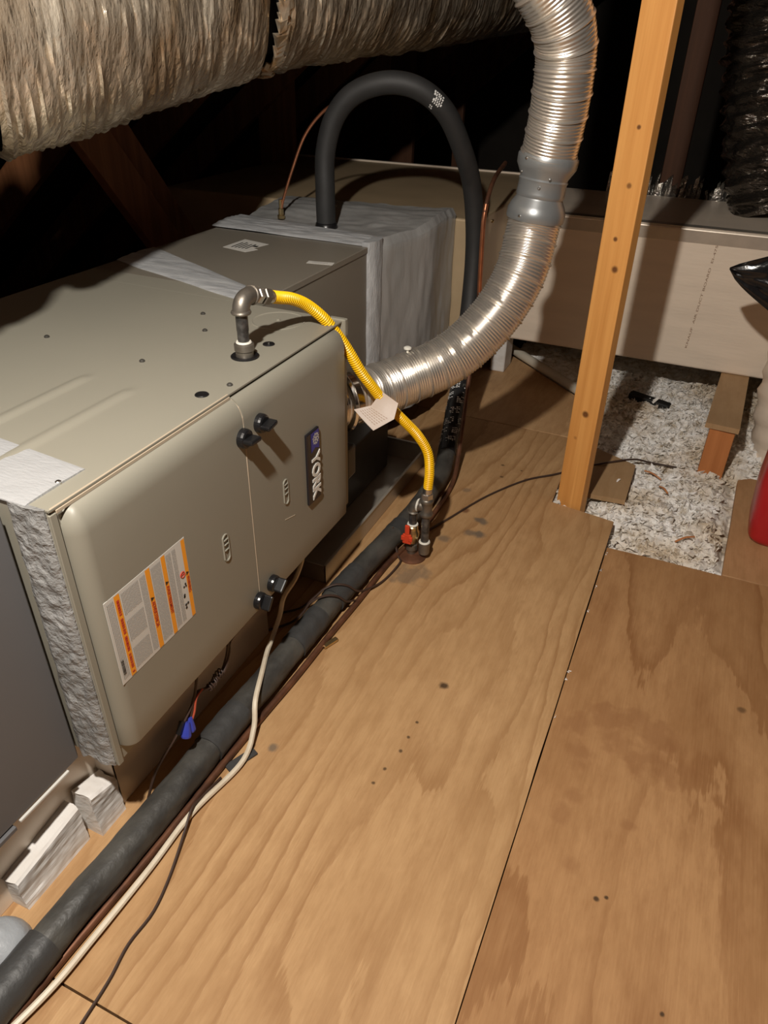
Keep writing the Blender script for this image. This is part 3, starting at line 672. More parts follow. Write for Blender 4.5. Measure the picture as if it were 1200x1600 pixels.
beam('wooden_post', (-1.93, 4.6, -.16), (-1.9, 4.6, 1.6), .16, .04, 0, 'dark_wood', 'dim post seen through the black tube arch')
beam('wooden_post', (-1.72, 5.1, -.16), (-1.72, 5.1, 1.8), .06, .04, 0, 'dark_wood', 'thin dim post at the middle of the black tube arch')
beam('diagonal_brace', (-1.78, 2.52, .10), (-1.78, 1.40, 1.60), .04, .125, 0, 'old_wood', 'front board of the double diagonal brace behind the furnace', 'diagonal braces behind the furnace')
beam('diagonal_brace', (-1.83, 2.67, .10), (-1.83, 1.55, 1.62), .04, .10, 0, 'old_wood', 'rear board of the double diagonal brace behind the furnace', 'diagonal braces behind the furnace')

# ------------------------------------------------------------------ overhead foil ducts
path = [(-1.03, -.6, 1.21), (-1.06, 0, 1.22), (-1.11, .6, 1.235), (-1.20, 1.2, 1.270), (-1.265, 1.7, 1.318), (-1.29, 2.1, 1.357), (-1.31, 2.8, 1.39), (-1.33, 3.6, 1.42), (-1.30, 5.0, 1.50)]
def foil_seg(y0, y1, name, label, seed):
    Fm, L = frames(path, .007); Fs = [f for f in Fm if y0 <= f[0].y <= y1]; seg = 110; V, F = [], []
    for i, (p, N, B, T, s) in enumerate(Fs):
        e = min(1, min(i, len(Fs)-1-i)/3)
        for k in range(seg):
            a = 2*math.pi*k/seg; c, sn = math.cos(a), math.sin(a)
            tw = s*34+sn*1.0+c*.8
            wr = .0045*nz(tw+seed, c*1.6, sn*1.6)+.0045*nz(tw*2.7, c*1.8+seed, sn*1.8)+.010*nz(s*5, c*2+seed, sn*2)+.0010*nz(s*90, c*9, sn*9)
            wr += .0022*abs(nz(tw*1.7, c*2.5+seed, sn*2.5))*3
            r = .198+wr-.012*(1-e)
            q = p+(N*c+B*sn)*r; q.y -= .85*(q.x-p.x)*(1-.5*min(1, max(0, (p.y-2.2)/1.5))); V.append(q)
    n = len(Fs)
    for i in range(n-1):
        for k in range(seg): F.append([i*seg+k, i*seg+(k+1) % seg, (i+1)*seg+(k+1) % seg, (i+1)*seg+k])
    t = thing(name, label, 'flexible duct', tuple(Fs[0][0]-Vector((0, 0, .2))), 'overhead foil ducts')
    mesh_obj('foil_jacket', V, F, 'foil_duct', t, True)
    return t
fa = foil_seg(.978, 1.955, 'insulated_flex_duct', 'wrinkled foil duct section hanging over the furnace at upper left', 3)
fb = foil_seg(2.035, 4.9, 'insulated_flex_duct', 'farther wrinkled foil duct section running off behind the steel vent', 9)
fc = foil_seg(-.6, .915, 'insulated_flex_duct', 'near foil duct section mostly past the left picture edge', 14)
# the dark inner core that shows in the gaps, and the torn foil at the joint
mesh_obj('inner_core', *tube([(-1.03, -.5, 1.21), (-1.06, 0, 1.22), (-1.11, .6, 1.235), (-1.20, 1.2, 1.270), (-1.265, 1.7, 1.318), (-1.29, 2.1, 1.357), (-1.31, 2.8, 1.39)], .15, 40, .05), 'matt_black', fa, True)
tf = []
for k in range(26):
    a = -1.7+k*.085; y = 2.02+random.uniform(-.012, .02)-.85*.197*math.cos(a)
    wd, ht = random.uniform(.012, .03), random.uniform(.012, .03)
    c = Vector((-1.285+.200*math.cos(a), y, 1.35+.200*math.sin(a)))
    ta = Vector((-math.sin(a), 0, math.cos(a))); no = Vector((math.cos(a), 0, math.sin(a)))
    tf.append(([c-ta*wd, c+ta*wd*.5+Vector((0, -ht, 0))+no*random.uniform(-.012, .004), c+ta*wd+Vector((0, ht*.6, 0))+no*.004, c-ta*wd*.3+Vector((0, ht, 0))+no*.005,
                c-ta*wd-no*.003, c+ta*wd*.5+Vector((0, -ht, 0))-no*.014, c+ta*wd+Vector((0, ht*.6, 0))-no*.002, c-ta*wd*.3+Vector((0, ht, 0))-no*.002], [[0, 1, 2, 3], [7, 6, 5, 4], [0, 4, 5, 1], [1, 5, 6, 2], [2, 6, 7, 3], [3, 7, 4, 0]]))
mesh_obj('torn_edge', *merge(*tf), 'foil_torn', fb)

# black jacketed flex duct at the right
def jack(s, a, L): return .19+.022*nz(s*22, math.cos(a)*2, math.sin(a)*2)+.012*nz(s*60, math.cos(a)*5, math.sin(a)*5)+.008*math.sin(s*120)
o = mesh_obj('black_flex_duct', *tube([(.20, 3.44, .725), (.14, 3.45, .9), (.06, 3.5, 1.2), (.0, 3.5, 1.6), (-.05, 3.5, 2.2)], None, 60, .008, jack), 'jacket_black_foil', smooth=True, base=(.2, 3.45, .69))
tag(o, 'shiny black wrinkled flex duct rising from the trunk at upper right', 'flexible duct')
cf = []
for i in range(60):
    x = random.uniform(-.5, .10); h = random.uniform(.02, .09); y = 3.66+random.uniform(-.02, .03)
    wd = random.uniform(.006, .02); dx = random.uniform(-.02, .02)
    cf.append(([(x-wd, y, .60), (x+wd, y+.006, .60), (x+dx+wd*.6, y+random.uniform(-.02, .02), .692+h), (x+dx-wd*.5, y, .692+h*.8), (x-wd, y+.004, .60), (x+wd, y+.010, .60), (x+dx+wd*.6, y+.012, .692+h), (x+dx-wd*.5, y+.004, .692+h*.8)],
               [[0, 1, 2, 3], [7, 6, 5, 4], [0, 4, 5, 1], [1, 5, 6, 2], [2, 6, 7, 3], [3, 7, 4, 0]]))
cf.append(box(-.86, 1.5, 3.635, 3.70, -.1, .66))
o = mesh_obj('crumpled_foil_wrap', *merge(*cf), 'crumpled_foil', base=(0, 3.67, -.1)); tag(o, 'dark crumpled foil scraps sticking up behind the trunk duct', 'foil')

# ------------------------------------------------------------------ steel flexible vent
vp = thing('steel_vent_pipe', 'shiny corrugated steel vent pipe curving up from the furnace end', 'vent pipe', (-.75, 1.5, .42))
low = [(-.775, 1.455, .492), (-.75, 1.504, .491), (-.724, 1.564, .486), (-.701, 1.613, .486), (-.657, 1.679, .498), (-.593, 1.746, .525), (-.535, 1.80, .575), (-.480, 1.854, .654), (-.445, 1.897, .747), (-.437, 1.936, .844), (-.435, 1.946, .885)]
up_ = [(-.425, 1.951, 1.000), (-.411, 1.935, 1.091), (-.404, 1.916, 1.17), (-.405, 1.907, 1.231), (-.413, 1.885, 1.278), (-.432, 1.865, 1.317), (-.462, 1.845, 1.36), (-.492, 1.835, 1.42), (-.51, 1.832, 1.50), (-.515, 1.835, 1.70), (-.515, 1.84, 2.25)]
def corr(s, a, L):
    p = .0075; m = .0450
    r = .0668+.0009*math.cos(2*math.pi*s/p)
    d = abs((s % m)-m/2)
    if d < .0035: r += .0028*math.cos(d/.0035*math.pi/2)
    return r
mesh_obj('lower_flex', *tube(low, None, 56, .00125, corr), 'steel_flex', vp, True)
mesh_obj('upper_flex', *tube(up_, None, 56, .00125, corr), 'steel_flex', vp, True)
ca, cb = Vector((-.4365, 1.944, .868)), Vector((-.4225, 1.9535, 1.018)); 
col_ = mesh_obj('adapter_collar', *lathe(ca, cb, [(0, .0715), (.004, .0735), (.022, .0735), (.036, .068), (.050, .0595), (.054, .058), (.058, .0605), (.064, .060), (.090, .0595), (.094, .0615), (.098, .0590), (.102, .060), (.118, .069), (.126, .0735), (.146, .0745), (.150, .0725)], 48), 'collar_grey', vp, True)
axis = (cb-ca).normalized()
for t, a in ((.012, -.35), (.080, .1), (.108, -.9), (.101, .45), (.140, -.55)):
    d = Vector((math.sin(a), -math.cos(a), .0)); d = (d-axis*d.dot(axis)).normalized()
    r0 = .0735 if t in (.012, .140) else .0605
    c = ca+axis*t+d*r0
    mesh_obj('screw', *lathe(c-d*.002, c+d, [(0, .0035), (.004, .0035), (.006, .002)], 8), 'screw_metal', col_)
dirn = (Vector(low[1])-Vector(low[0])).normalized(); e0 = Vector((-.790, 1.424, .493))
mesh_obj('end_collar', *lathe(e0, e0+dirn, [(0, .062), (.012, .062), (.02, .066), (.05, .066), (.054, .078), (.060, .081), (.066, .078), (.070, .068), (.09, .068)], 44), 'steel_ring', vp, True)
mesh_obj('pipe_screw', *lathe((-.668, 1.685, .560), (-.672, 1.690, 1.5), [(0, .003), (.012, .003), (.013, .010), (.017, .010), (.019, .006)], 14), 'pipe_dope', vp)

# ------------------------------------------------------------------ suction line (black arch, sleeve, floor run)
su = thing('suction_line', 'thick black insulated refrigerant line arching out of the coil and along the floor', 'insulated pipe', (-.69, 1.0, 0))
arch = [(-1.178, 2.21, .718), (-1.179, 2.21, .833), (-1.178, 2.215, .944), (-1.147, 2.22, 1.042), (-1.086, 2.23, 1.108), (-.99, 2.25, 1.139), (-.90, 2.28, 1.126), (-.83, 2.33, 1.065), (-.79, 2.40, .975-.02), (-.775, 2.47, .85), (-.764, 2.50, .725), (-.756, 2.50, .60), (-.748, 2.47, .47), (-.735, 2.41, .34), (-.720, 2.35, .235)]
mesh_obj('arch_insulation', *tube(arch, .031, 28, .012), 'rubber_black', su, True)
mesh_obj('entry_ring', *lathe((-1.178, 2.21, .724), (-1.178, 2.21, 1), [(0, .0375), (.006, .0365), (.016, .0335), (.018, .031)], 28), 'plastic_black', su, True)
sle = [(-.732, 2.40, .325), (-.720, 2.35, .235), (-.706, 2.255, .154), (-.690, 2.17, .085), (-.676, 2.11, .055)]
def slr(s, a, L): return .0305+.002*nz(s*60, math.cos(a)*2, math.sin(a)*2)
slo = mesh_obj('printed_sleeve', *tube(sle, None, 26, .006, slr), 'sleeve_black', su, True)
def print_patch(Fm, s0, a0, ns, na, r, rnd):
    """rows of small raised letters-like strokes wrapped on a tube"""
    out = []
    def at_(s, a):
        i = min(len(Fm)-1, max(0, int(round(s/Fm[-1][4]*(len(Fm)-1))))); p, N, B, T, _ = Fm[i]
        off = s-Fm[i][4]; return p+T*off+(N*math.cos(a)+B*math.sin(a))*r
    for i in range(ns):
        for j in range(na):
            if rnd.random() < .25: continue
            s = s0+i*.0065+j*.002; a = a0+j*.22
            ww = rnd.uniform(.12, .21); hh = rnd.uniform(.0022, .005)
            out.append(([at_(s, a), at_(s, a+ww), at_(s+hh, a+ww), at_(s+hh, a)], [[0, 1, 2, 3]]))
    return merge(*out) if out else ([], [])
rnd = random.Random(3)
Fs, Ls = frames(sle, .002); pp = []
for s in range(9):
    for k in range(4): pp.append(print_patch(Fs, .006+s*Ls/9.5+.010*(k % 2), k*1.57+s*.5, 4, 5, .0330, rnd))
mesh_obj('sleeve_print', *merge(*pp), 'print_white', slo)['kind'] = 'stuff'
Fa_, La_ = frames(arch, .004)
ti = min(range(len(Fa_)), key=lambda i: (Fa_[i][0]-Vector((-.865, 2.305, 1.10))).length)
p, N, B, T, s_ = Fa_[ti]; toc = (Vector((0, 0, 1.25))-p).normalized()
ac = math.atan2(toc.dot(B), toc.dot(N))
mesh_obj('arch_print', *merge(print_patch(Fa_, s_-.012, ac-.75, 5, 5, .0316, rnd), print_patch(Fa_, s_-.004, ac+.55, 2, 2, .0316, rnd)), 'print_white', su)
fl_ = [(-.720, 2.35, .228), (-.706, 2.255, .150), (-.690, 2.17, .085), (-.672, 2.08, .042), (-.655, 1.985, .036), (-.650, 1.86, .035), (-.652, 1.69, .035), (-.667, 1.511, .035), (-.681, 1.337, .035), (-.688, 1.143, .035), (-.692, .967, .035), (-.698, .804, .035), (-.698, .671, .035), (-.702, .512, .035), (-.709, .383, .035), (-.712, .265, .035), (-.72, .10, .035), (-.74, -.3, .035)]
def flr(s, a, L): return .0305+.0022*nz(s*14, math.cos(a)*1.5, math.sin(a)*1.5)+.001*nz(s*60, math.cos(a)*3, math.sin(a)*3)
mesh_obj('floor_insulation', *tube(fl_, None, 30, .008, flr), 'pipe_insulation', su, True)
for i, (y0, y1) in enumerate(((1.26, 1.40), (1.07, 1.20), (.74, .86), (.17, .33), (1.60, 1.66))):
    Fm, L = frames(fl_, .01); pts = [f[0] for f in Fm if y0 < f[0].y < y1]
    mesh_obj('tape_wrap', *tube([tuple(p) for p in pts], None, 30, .004, lambda s, a, L, i=i: .0326+.0007*abs(math.sin(s*70+a))+.0012*nz(s*50, math.cos(a)*3+i, math.sin(a)*3)), 'pipe_tape', su, True)
# torn tape scrap and ties
mesh_obj('tape_scrap', *xform(box(-.034, .034, -.010, .010, 0, .005, .001, 1), Matrix.Translation((-.640, .775, .001)) @ Matrix.Rotation(1.15, 4, 'Z')), 'pipe_tape', su)

# copper liquid line along the floor
lq = mesh_obj('liquid_line', *tube([(-.715, .08, .009), (-.690, .22, .009), (-.683, .348, .009), (-.672, .526, .009), (-.666, .721, .009), (-.658, .892, .009), (-.650, 1.021, .009), (-.645, 1.174, .009), (-.637, 1.329, .009), (-.632, 1.502, .009), (-.612, 1.65, .009), (-.604, 1.80, .011), (-.612, 1.99, .014), (-.632, 2.10, .06), (-.655, 2.20, .14), (-.685, 2.33, .27), (-.705, 2.43, .45), (-.714, 2.45, .60), (-.718, 2.45, .74), (-.717, 2.46, .80), (-.725, 2.55, .86), (-.76, 2.8, .88)], .0075, 12, .015), 'copper_old', smooth=True, base=(-.65, 1.0, 0))
tag(lq, 'thin dull copper line running along the black floor pipe and up', 'copper pipe')
mesh_obj('bright_riser', *tube([(-.709, 2.4455, .50), (-.7135, 2.4455, .60), (-.7175, 2.4455, .74), (-.7165, 2.4555, .80)], .0082, 12, .015), 'copper', lq, True)
mesh_obj('yellow_tie', *xform(box(-.022, .022, -.006, .006, 0, .010, .002, 1), Matrix.Translation((-.632, 1.155, .001)) @ Matrix.Rotation(1.2, 4, 'Z')), 'brass', lq)
# thin copper line out of the coil top
tc = mesh_obj('capillary_line', *tube([(-1.388, 2.277, .722), (-1.384, 2.278, .76), (-1.375, 2.28, .79), (-1.342, 2.28, .868), (-1.289, 2.28, .976), (-1.228, 2.285, 1.045), (-1.171, 2.29, 1.078), (-1.11, 2.30, 1.085)], .0048, 10, .012), 'copper', smooth=True, base=(-1.388, 2.277, .722))
tag(tc, 'slim bright copper line bowing up beside the black tube arch', 'copper pipe')
mesh_obj('brass_fitting', *lathe((-1.388, 2.277, .722), (-1.388, 2.277, 1), [(0, .013), (.010, .013), (.012, .009), (.03, .009), (.034, .006), (.06, .006)], 12), 'brass', tc)

# ------------------------------------------------------------------ gas riser on the furnace
gx, gy = -.79, 1.132
gr = thing('gas_riser', 'black iron gas nipple and elbow standing in the furnace top', 'gas pipe', (gx, gy, .71))
mesh_obj('coupling', *lathe((gx, gy, .712), (gx, gy, 1), [(0, .0175), (.022, .0175), (.024, .0195), (.036, .0195), (.038, .017)], 24), 'iron_fitting', gr, True)
mesh_obj('dope_ring', *torus((gx, gy, .751), (0, 0, 1), .0125, .003, 20, 6), 'pipe_dope', gr)
mesh_obj('nipple', *lathe((gx, gy, .745), (gx, gy, 1), [(0, .0112), (.028, .0112), (.030, .0118), (.05, .0118), (.075, .0112)], 22), 'iron_pipe', gr, True)
def bend(p0, p1, p2, n=10): return [Vector(p0)*(1-t)**2+Vector(p1)*2*t*(1-t)+Vector(p2)*t*t for t in [i/n for i in range(n+1)]]
el = bend((gx, gy, .808), (gx, gy, .838), (gx+.003, gy+.034, .834))
mesh_obj('elbow', *merge(tube(el, .0165, 22, .003), torus((gx, gy, .810), (0, 0, 1), .0155, .0042, 22, 8), torus((gx+.003, gy+.035, .834), (0.05, 1, -.22), .0155, .0042, 22, 8)), 'iron_fitting', gr, True)
hx0 = Vector((gx+.003, gy+.035, .834)); hdir = Vector((.06, .94, -.30)).normalized()

gc = thing('gas_connector', 'bright yellow flexible gas connector hose with paper tag', 'gas hose', (-.6, 1.58, .22))
def hexnut(p0, d, L, r, name, mat, par):
    V, F = lathe(p0, Vector(p0)+d, [(0, r*.86), (.0015, r), (L-.0015, r), (L, r*.86)], 6); return mesh_obj(name, V, F, mat, par)
mesh_obj('adapter', *lathe(hx0, hx0+hdir, [(0, .0105), (.007, .0105), (.008, .0125), (.012, .0125), (.013, .0095), (.024, .0095)], 18), 'zinc', gc)
hexnut(hx0+hdir*.014, hdir, .013, .0155, 'hex_nut', 'zinc', gc); hexnut(hx0+hdir*.032, hdir, .020, .0175, 'hex_nut', 'iron_fitting', gc)
mesh_obj('ferrule', *lathe(hx0+hdir*.048, hx0+hdir, [(0, .013), (.012, .013), (.015, .0135), (.017, .013)], 20), 'zinc', gc, True)
h0 = hx0+hdir*.060
hose = [tuple(h0), (-.7805, 1.255, .806), (-.773, 1.293, .794), (-.762, 1.333, .772), (-.742, 1.366, .738), (-.722, 1.388, .700), (-.702, 1.411, .652), (-.682, 1.430, .602), (-.665, 1.453, .561), (-.645, 1.485, .511), (-.607, 1.530, .445), (-.580, 1.562, .395), (-.558, 1.578, .345), (-.551, 1.581, .290), (-.5525, 1.581, .236)]
mesh_obj('hose', *tube(hose, None, 26, .00115, lambda s, a, L: .0117+.0013*math.cos(2*math.pi*s/.0058)), 'hose_yellow', gc, True)
# paper tag wrapped over the hose
def tagsurf(q, off):
    def f(u, v):
        a, b, c, d = q; a, b, c, d = Vector(a), Vector(b), Vector(c), Vector(d)
        p = a.lerp(b, u).lerp(d.lerp(c, u), v); n = (b-a).cross(d-a).normalized()
        return p+n*(off+.004*math.sin(u*3)*math.sin(v*2.5))
    return f
qa = [(-.646, 1.474, .541), (-.604, 1.476, .518), (-.604, 1.453, .486), (-.662, 1.447, .512)]
qb = [(-.662, 1.447, .512), (-.604, 1.453, .486), (-.639, 1.411, .467), (-.693, 1.417, .508)]
tg = mesh_obj('paper_tag', *merge(slab_grid(8, 8, tagsurf(qa, .0), tagsurf(qa, -.0008)), slab_grid(8, 8, tagsurf(qb, .0), tagsurf(qb, -.0008))), 'tag_paper', gc, True)
tl = []
for i in range(6):
    f = tagsurf(qb, -.0014); v0 = .14+i*.12
    for k in range(7): tl.append(([f(.1+k*.11, v0), f(.1+k*.11+.08, v0), f(.1+k*.11+.08, v0+.03), f(.1+k*.11, v0+.03)], [[0, 1, 2, 3]]))
mesh_obj('tag_print', *merge(*tl), 'print_brown', tg)['kind'] = 'stuff'

# ------------------------------------------------------------------ gas shutoff assembly at the floor
gs = thing('gas_shutoff', 'iron gas stub with red-handled shutoff valve and drip leg rising from the floor', 'gas valve', (-.59, 1.585, 0))
vx, vy = -.592, 1.583; tx, ty = -.5535, 1.581
mesh_obj('floor_flange', *lathe((vx+.005, vy-.005, 0), (vx+.005, vy-.005, 1), [(0, .040), (.003, .040), (.006, .034), (.010, .018)], 32), 'copper_old', gs, True)
mesh_obj('riser', *merge(lathe((vx, vy, .002), (vx, vy, 1), [(0, .0125), (.02, .0125), (.022, .017), (.038, .017), (.040, .0125), (.05, .0125)], 20)), 'iron_fitting', gs)
mesh_obj('valve_body', *merge(lathe((vx, vy, .045), (vx, vy, 1), [(0, .012), (.006, .017), (.016, .017), (.022, .020), (.038, .020), (.044, .016), (.056, .016), (.060, .012)], 20), lathe((vx-.002, vy-.01, .075), (vx-.006, vy-.05, .075), [(0, .010), (.02, .010), (.022, .006)], 14)), 'brass', gs, True)
hd = mesh_obj('valve_handle', *merge(box(vx-.016, vx+.010, vy-.036, vy-.029, .060, .092, .003, 2), box(vx-.010, vx+.004, vy-.036, vy-.029, .090, .122, .003, 2), box(vx-.020, vx-.008, vy-.038, vy-.03, .070, .086, .003, 2), box(vx+.002, vx+.014, vy-.038, vy-.03, .070, .086, .003, 2)), 'valve_red', gs)
mesh_obj('upper_nipple', *lathe((vx, vy, .100), (vx, vy, 1), [(0, .0115), (.06, .0115)], 18), 'iron_pipe', gs)
mesh_obj('dope_ring', *torus((vx, vy, .108), (0, 0, 1), .0125, .0035, 18, 6), 'pipe_dope', gs)
mesh_obj('elbow', *merge(tube(bend((vx, vy, .150), (vx, vy, .176), (vx+.026, vy, .176)), .0158, 18, .003), torus((vx, vy, .152), (0, 0, 1), .015, .004, 20, 6)), 'iron_fitting', gs, True)
mesh_obj('tee', *merge(lathe((tx, ty, .148), (tx, ty, 1), [(0, .0165), (.003, .019), (.010, .019), (.013, .0162), (.042, .0162), (.045, .019), (.053, .019), (.056, .0165)], 20), lathe((tx-.026, ty, .176), (tx, ty, .176), [(0, .018), (.007, .018), (.009, .0155), (.026, .0155)], 18)), 'iron_fitting', gs, True)
mesh_obj('dope_ring', *torus((tx-.024, ty, .176), (1, 0, 0), .016, .0032, 18, 6), 'pipe_dope', gs)
mesh_obj('drip_leg', *lathe((tx, ty, .052), (tx, ty, 1), [(0, .0115), (.10, .0115)], 18), 'iron_pipe', gs)
mesh_obj('drip_cap', *lathe((tx, ty, .018), (tx, ty, 1), [(0, .010), (.004, .0155), (.030, .0160), (.036, .0175), (.040, .0165)], 18), 'iron_fitting', gs, True)
mesh_obj('dope_ring', *torus((tx, ty, .0595), (0, 0, 1), .0125, .004, 18, 6), 'pipe_dope', gs)
hexnut(Vector((tx, ty, .203)), Vector((0, 0, 1)), .018, .0165, 'hex_nut', 'zinc', gs)
mesh_obj('ferrule', *lathe((tx, ty, .219), (tx, ty, 1), [(0, .0125), (.016, .0128), (.020, .0122)], 18), 'zinc', gs, True)

# ------------------------------------------------------------------ cables
def cable(name, pts, r, mat, label, step=.012, cat='cable', seg=8):
    o = mesh_obj(name, *tube(pts, r, seg, step), mat, smooth=True, base=pts[0]); tag(o, label, cat); return o
wc = cable('white_cable', [(-.700, .14, .007), (-.667, .28, .012), (-.660, .37, .012), (-.655, .507, .010), (-.654, .631, .010), (-.632, .764, .010), (-.646, .835, .030), (-.662, .872, .070), (-.690, .943, .0735), (-.722, 1.015, .060), (-.735, 1.055, .058), (-.740, 1.106, .092), (-.740, 1.130, .132), (-.740, 1.188, .148), (-.742, 1.228, .180), (-.745, 1.245, .22)], .0058, 'cable_white', 'cream white cable looping from the furnace over the black floor pipe')
cable('thermostat_wire', [(-.590, .20, .004), (-.593, .271, .004), (-.597, .337, .004), (-.606, .392, .004), (-.603, .45, .004), (-.616, .51, .004), (-.640, .586, .012), (-.653, .631, .024), (-.655, .66, .016), (-.652, .72, .006)], .0026, 'wire_brown', 'thin dark wire straying over the plywood from the white cable', seg=6)
cable('thermostat_wire', [(-.605, 1.62, .012), (-.602, 1.68, .005), (-.557, 1.799, .004), (-.489, 1.977, .004), (-.401, 2.133, .004), (-.318, 2.215, .006), (-.245, 2.30, .006), (-.162, 2.356, .020), (-.083, 2.42, .019), (-.03, 2.45, .004), (.06, 2.47, -.004)], .0034, 'wire_brown', 'thin dark wire running from the gas valve past the bright post', seg=6)
cable('low_voltage_wire', [(-.80, 1.20, .004), (-.755, 1.228, .016), (-.722, 1.252, .050), (-.706, 1.265, .068), (-.684, 1.285, .0755), (-.660, 1.305, .066), (-.645, 1.325, .040), (-.638, 1.355, .020), (-.614, 1.43, .006), (-.604, 1.53, .006), (-.622, 1.552, .010), (-.66, 1.60, .066)], .0030, 'wire_brown', 'dark wire crossing over the floor pipe in front of the gas valve', seg=6)
cable('low_voltage_wire', [(-.82, 1.10, .006), (-.760, 1.172, .006), (-.733, 1.195, .030), (-.715, 1.212, .062), (-.686, 1.235, .0755), (-.662, 1.256, .066), (-.648, 1.275, .040), (-.640, 1.31, .020)], .0030, 'wire_brown', 'short dark wire passing over the floor pipe below the knobs', seg=6)
wn = thing('wire_nut_bundle', 'twisted brown control wires with blue wire nuts hanging under the furnace', 'wires', (-.72, .8, .10))
mesh_obj('wire', *tube([(-.745, 1.08, .20), (-.735, 1.03, .190), (-.722, .98, .205), (-.715, .93, .215), (-.713, .880, .215), (-.710, .868, .195), (-.708, .842, .165), (-.711, .800, .160), (-.712, .765, .178), (-.712, .742, .165), (-.7115, .730, .142)], .0030, 6, .008), 'wire_brown', wn, True)
mesh_obj('wire', *tube([(-.752, 1.08, .208), (-.742, 1.03, .198), (-.728, .975, .215), (-.72, .90, .235), (-.713, .876, .226), (-.712, .860, .190), (-.714, .835, .160), (-.715, .79, .165), (-.715, .76, .18), (-.714, .74, .16), (-.714, .728, .14)], .0030, 6, .008), 'wire_brown', wn, True)
mesh_obj('wire', *tube([(-.715, .770, .236), (-.712, .765, .215), (-.711, .745, .175), (-.712, .715, .152), (-.716, .69, .132), (-.73, .64, .085), (-.74, .615, .03), (-.742, .605, .004)], .0028, 6, .008), 'wire_brown', wn, True)
mesh_obj('red_wire', *tube([(-.711, .775, .178), (-.709, .752, .176), (-.708, .740, .152), (-.709, .731, .138)], .0022, 6, .006), 'wire_red', wn, True)
mesh_obj('wire_loop', *merge(*[torus((-.711+.002*math.sin(i), .795+i*.0065, .163+.001*i), (.2, 1, .25*math.sin(i*2)), .0075, .0016, 12, 5) for i in range(7)]), 'wire_brown', wn)
for dy, dx, tlt in ((0, 0, 0), (-.012, .003, .25)):
    p0 = Vector((-.711+dx, .728+dy, .146)); d = Vector((.1, -.25-tlt, -1)).normalized()
    mesh_obj('wire_nut', *lathe(p0, p0+d, [(0, .0045), (.006, .006), (.016, .0085), (.026, .0105), (.030, .0095)], 10), 'nut_blue', wn)
mesh_obj('connector', *xform(box(-.005, .005, -.006, .006, -.014, .014, .002, 1), Matrix.Translation((-.714, .702, .142)) @ Matrix.Rotation(-.6, 4, 'X')), 'plastic_black', wn)

# ------------------------------------------------------------------ odds and ends on the right
o = mesh_obj('plywood_scrap', *prism([(-.19, 2.127), (-.071, 2.136), (-.073, 2.391), (-.226, 2.463)], -.004, .0125), 'plywood_scrap', base=(-.14, 2.28, -.004)); tag(o, 'small plywood offcut lying on the insulation by the bright post', 'board')
v, f = flake((-.112, 2.245, .014), .012); mesh_obj('insulation_tuft', v, f, 'foam', o)
pv = mesh_obj('pvc_pipe', *tube([(-.27, 2.845, .016), (-.42, 2.968, .020), (-.75, 3.268, .021), (-1.0, 3.50, .021)], .0205, 18, .03), 'pvc', smooth=True, base=(-.42, 2.968, 0)); tag(pv, 'cream plastic drain pipe lying on the floor behind the bright post', 'pipe')
ds = mesh_obj('dark_scrap', *xform(box(-.085, .085, -.022, .022, 0, .030, .006, 2), Matrix.Translation((-.10, 3.0, -.012)) @ Matrix.Rotation(-.15, 4, 'Z') @ Matrix.Rotation(.1, 4, 'Y')), 'matt_black', base=(-.10, 3.0, 0)); tag(ds, 'dark offcut half buried in insulation under the trunk duct', 'scrap')
sw = []
for (x0, y0, z0, x1, y1, z1) in ((-.04, 2.385, .002, .02, 2.36, -.006), (.10, 1.99, -.004, .15, 2.03, .004), (.02, 2.30, 0, .05, 2.26, .002)):
    sw.append(tube([(x0, y0, z0), ((x0+x1)/2, (y0+y1)/2, (z0+z1)/2+.006), (x1, y1, z1)], .003, 5, .01))
o = mesh_obj('wood_splinters', *merge(*sw), 'stub_wood', base=(.05, 2.2, -.02)); tag(o, 'thin wood splinters lying on the white insulation', 'scrap', kind='stuff')

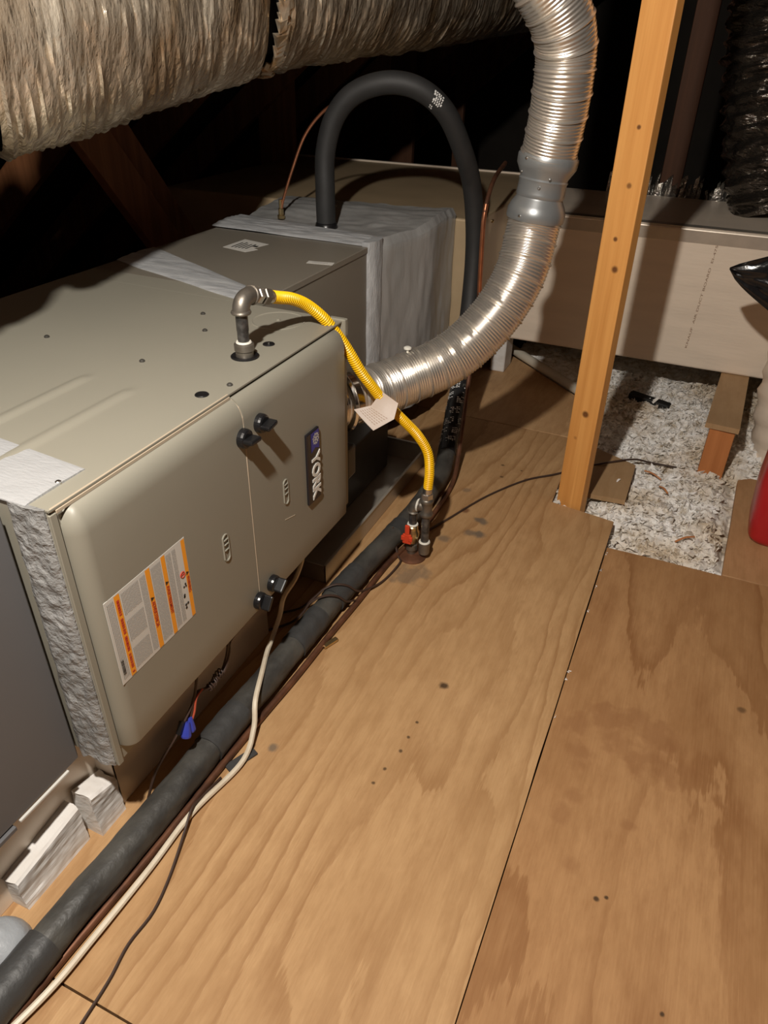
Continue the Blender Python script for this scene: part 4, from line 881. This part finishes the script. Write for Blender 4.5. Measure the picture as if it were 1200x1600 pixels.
rj = thing('red_jug', 'red plastic jug standing on the plywood at the right edge', 'jug', (.384, 2.145, 0))
def jug(u, v):
    a = u*2*math.pi; zz = [0, .012, .06, .18, .30, .36, .385][0:]
    k = v*6; i = min(5, int(k)); t = k-i; z = zz[i]+(zz[i+1]-zz[i])*t
    sc = [(.80), (.90), .96, 1.0, .97, .80, .40]; s = sc[i]+(sc[i+1]-sc[i])*t
    c, sn = math.cos(a), math.sin(a); e = .45
    return (.384+.105*s*math.copysign(abs(c)**e, c)+.012*(1-z/.4)*0 + .035*(.18-z)*(z < .18), 2.145+.085*s*math.copysign(abs(sn)**e, sn), z)
V, F = grid(48, 30, jug, True); F += [[i*30 for i in range(48)][::-1], [i*30+29 for i in range(48)]]
mesh_obj('body', V, F, 'red_plastic', rj, True)
mesh_obj('neck', *lathe((.384, 2.145, .38), (.384, 2.145, 1), [(0, .035), (.03, .032), (.032, .036), (.055, .036), (.058, .030)], 24), 'plastic_black', rj)
mesh_obj('handle', *tube([(.43, 2.145, .36), (.458, 2.145, .42), (.435, 2.145, .455), (.395, 2.145, .44)], .011, 10, .01), 'red_plastic', rj, True)

bg = thing('black_plastic_bag', 'black plastic bag with a pointed corner against the trunk duct', 'bag', (.62, 2.45, 0))
def bagf(u, v):
    a = u*2*math.pi; z = v*.80
    s = (.55+.45*math.sin(min(1, v*1.6)*1.57))*(1-.75*max(0, v-.78)/.22)
    x = .84+.26*s*math.cos(a)*(1+.10*nz(math.cos(a)*2, math.sin(a)*2, v*4)); y = 2.44+.13*s*math.sin(a)*(1+.15*nz(math.cos(a)*3, math.sin(a)*3, v*5))
    return (x, y, z)
V, F = grid(60, 40, bagf, True); F += [[i*40 for i in range(60)][::-1], [i*40+39 for i in range(60)]]
mesh_obj('body', V, F, 'bag_black', bg, True)
def ear(u, v):
    # flat gathered corner reaching left from the body
    x = .056+(.70-.056)*u; zt = .684+.16*min(1, u*1.4)**.8; zb = .680-.26*min(1, u*1.4)**.75; z = zb+(zt-zb)*v
    th = .004+.05*u*math.sin(math.pi*v); return (x, 2.485-.02*u-th+.012*nz(u*6, v*6, 1), z)
def ear2(u, v):
    p = ear(u, v); th = .004+.05*u*math.sin(math.pi*v); return (p[0], p[1]+2*th, p[2])
mesh_obj('corner', *slab_grid(30, 16, ear, ear2), 'bag_black', bg, True)
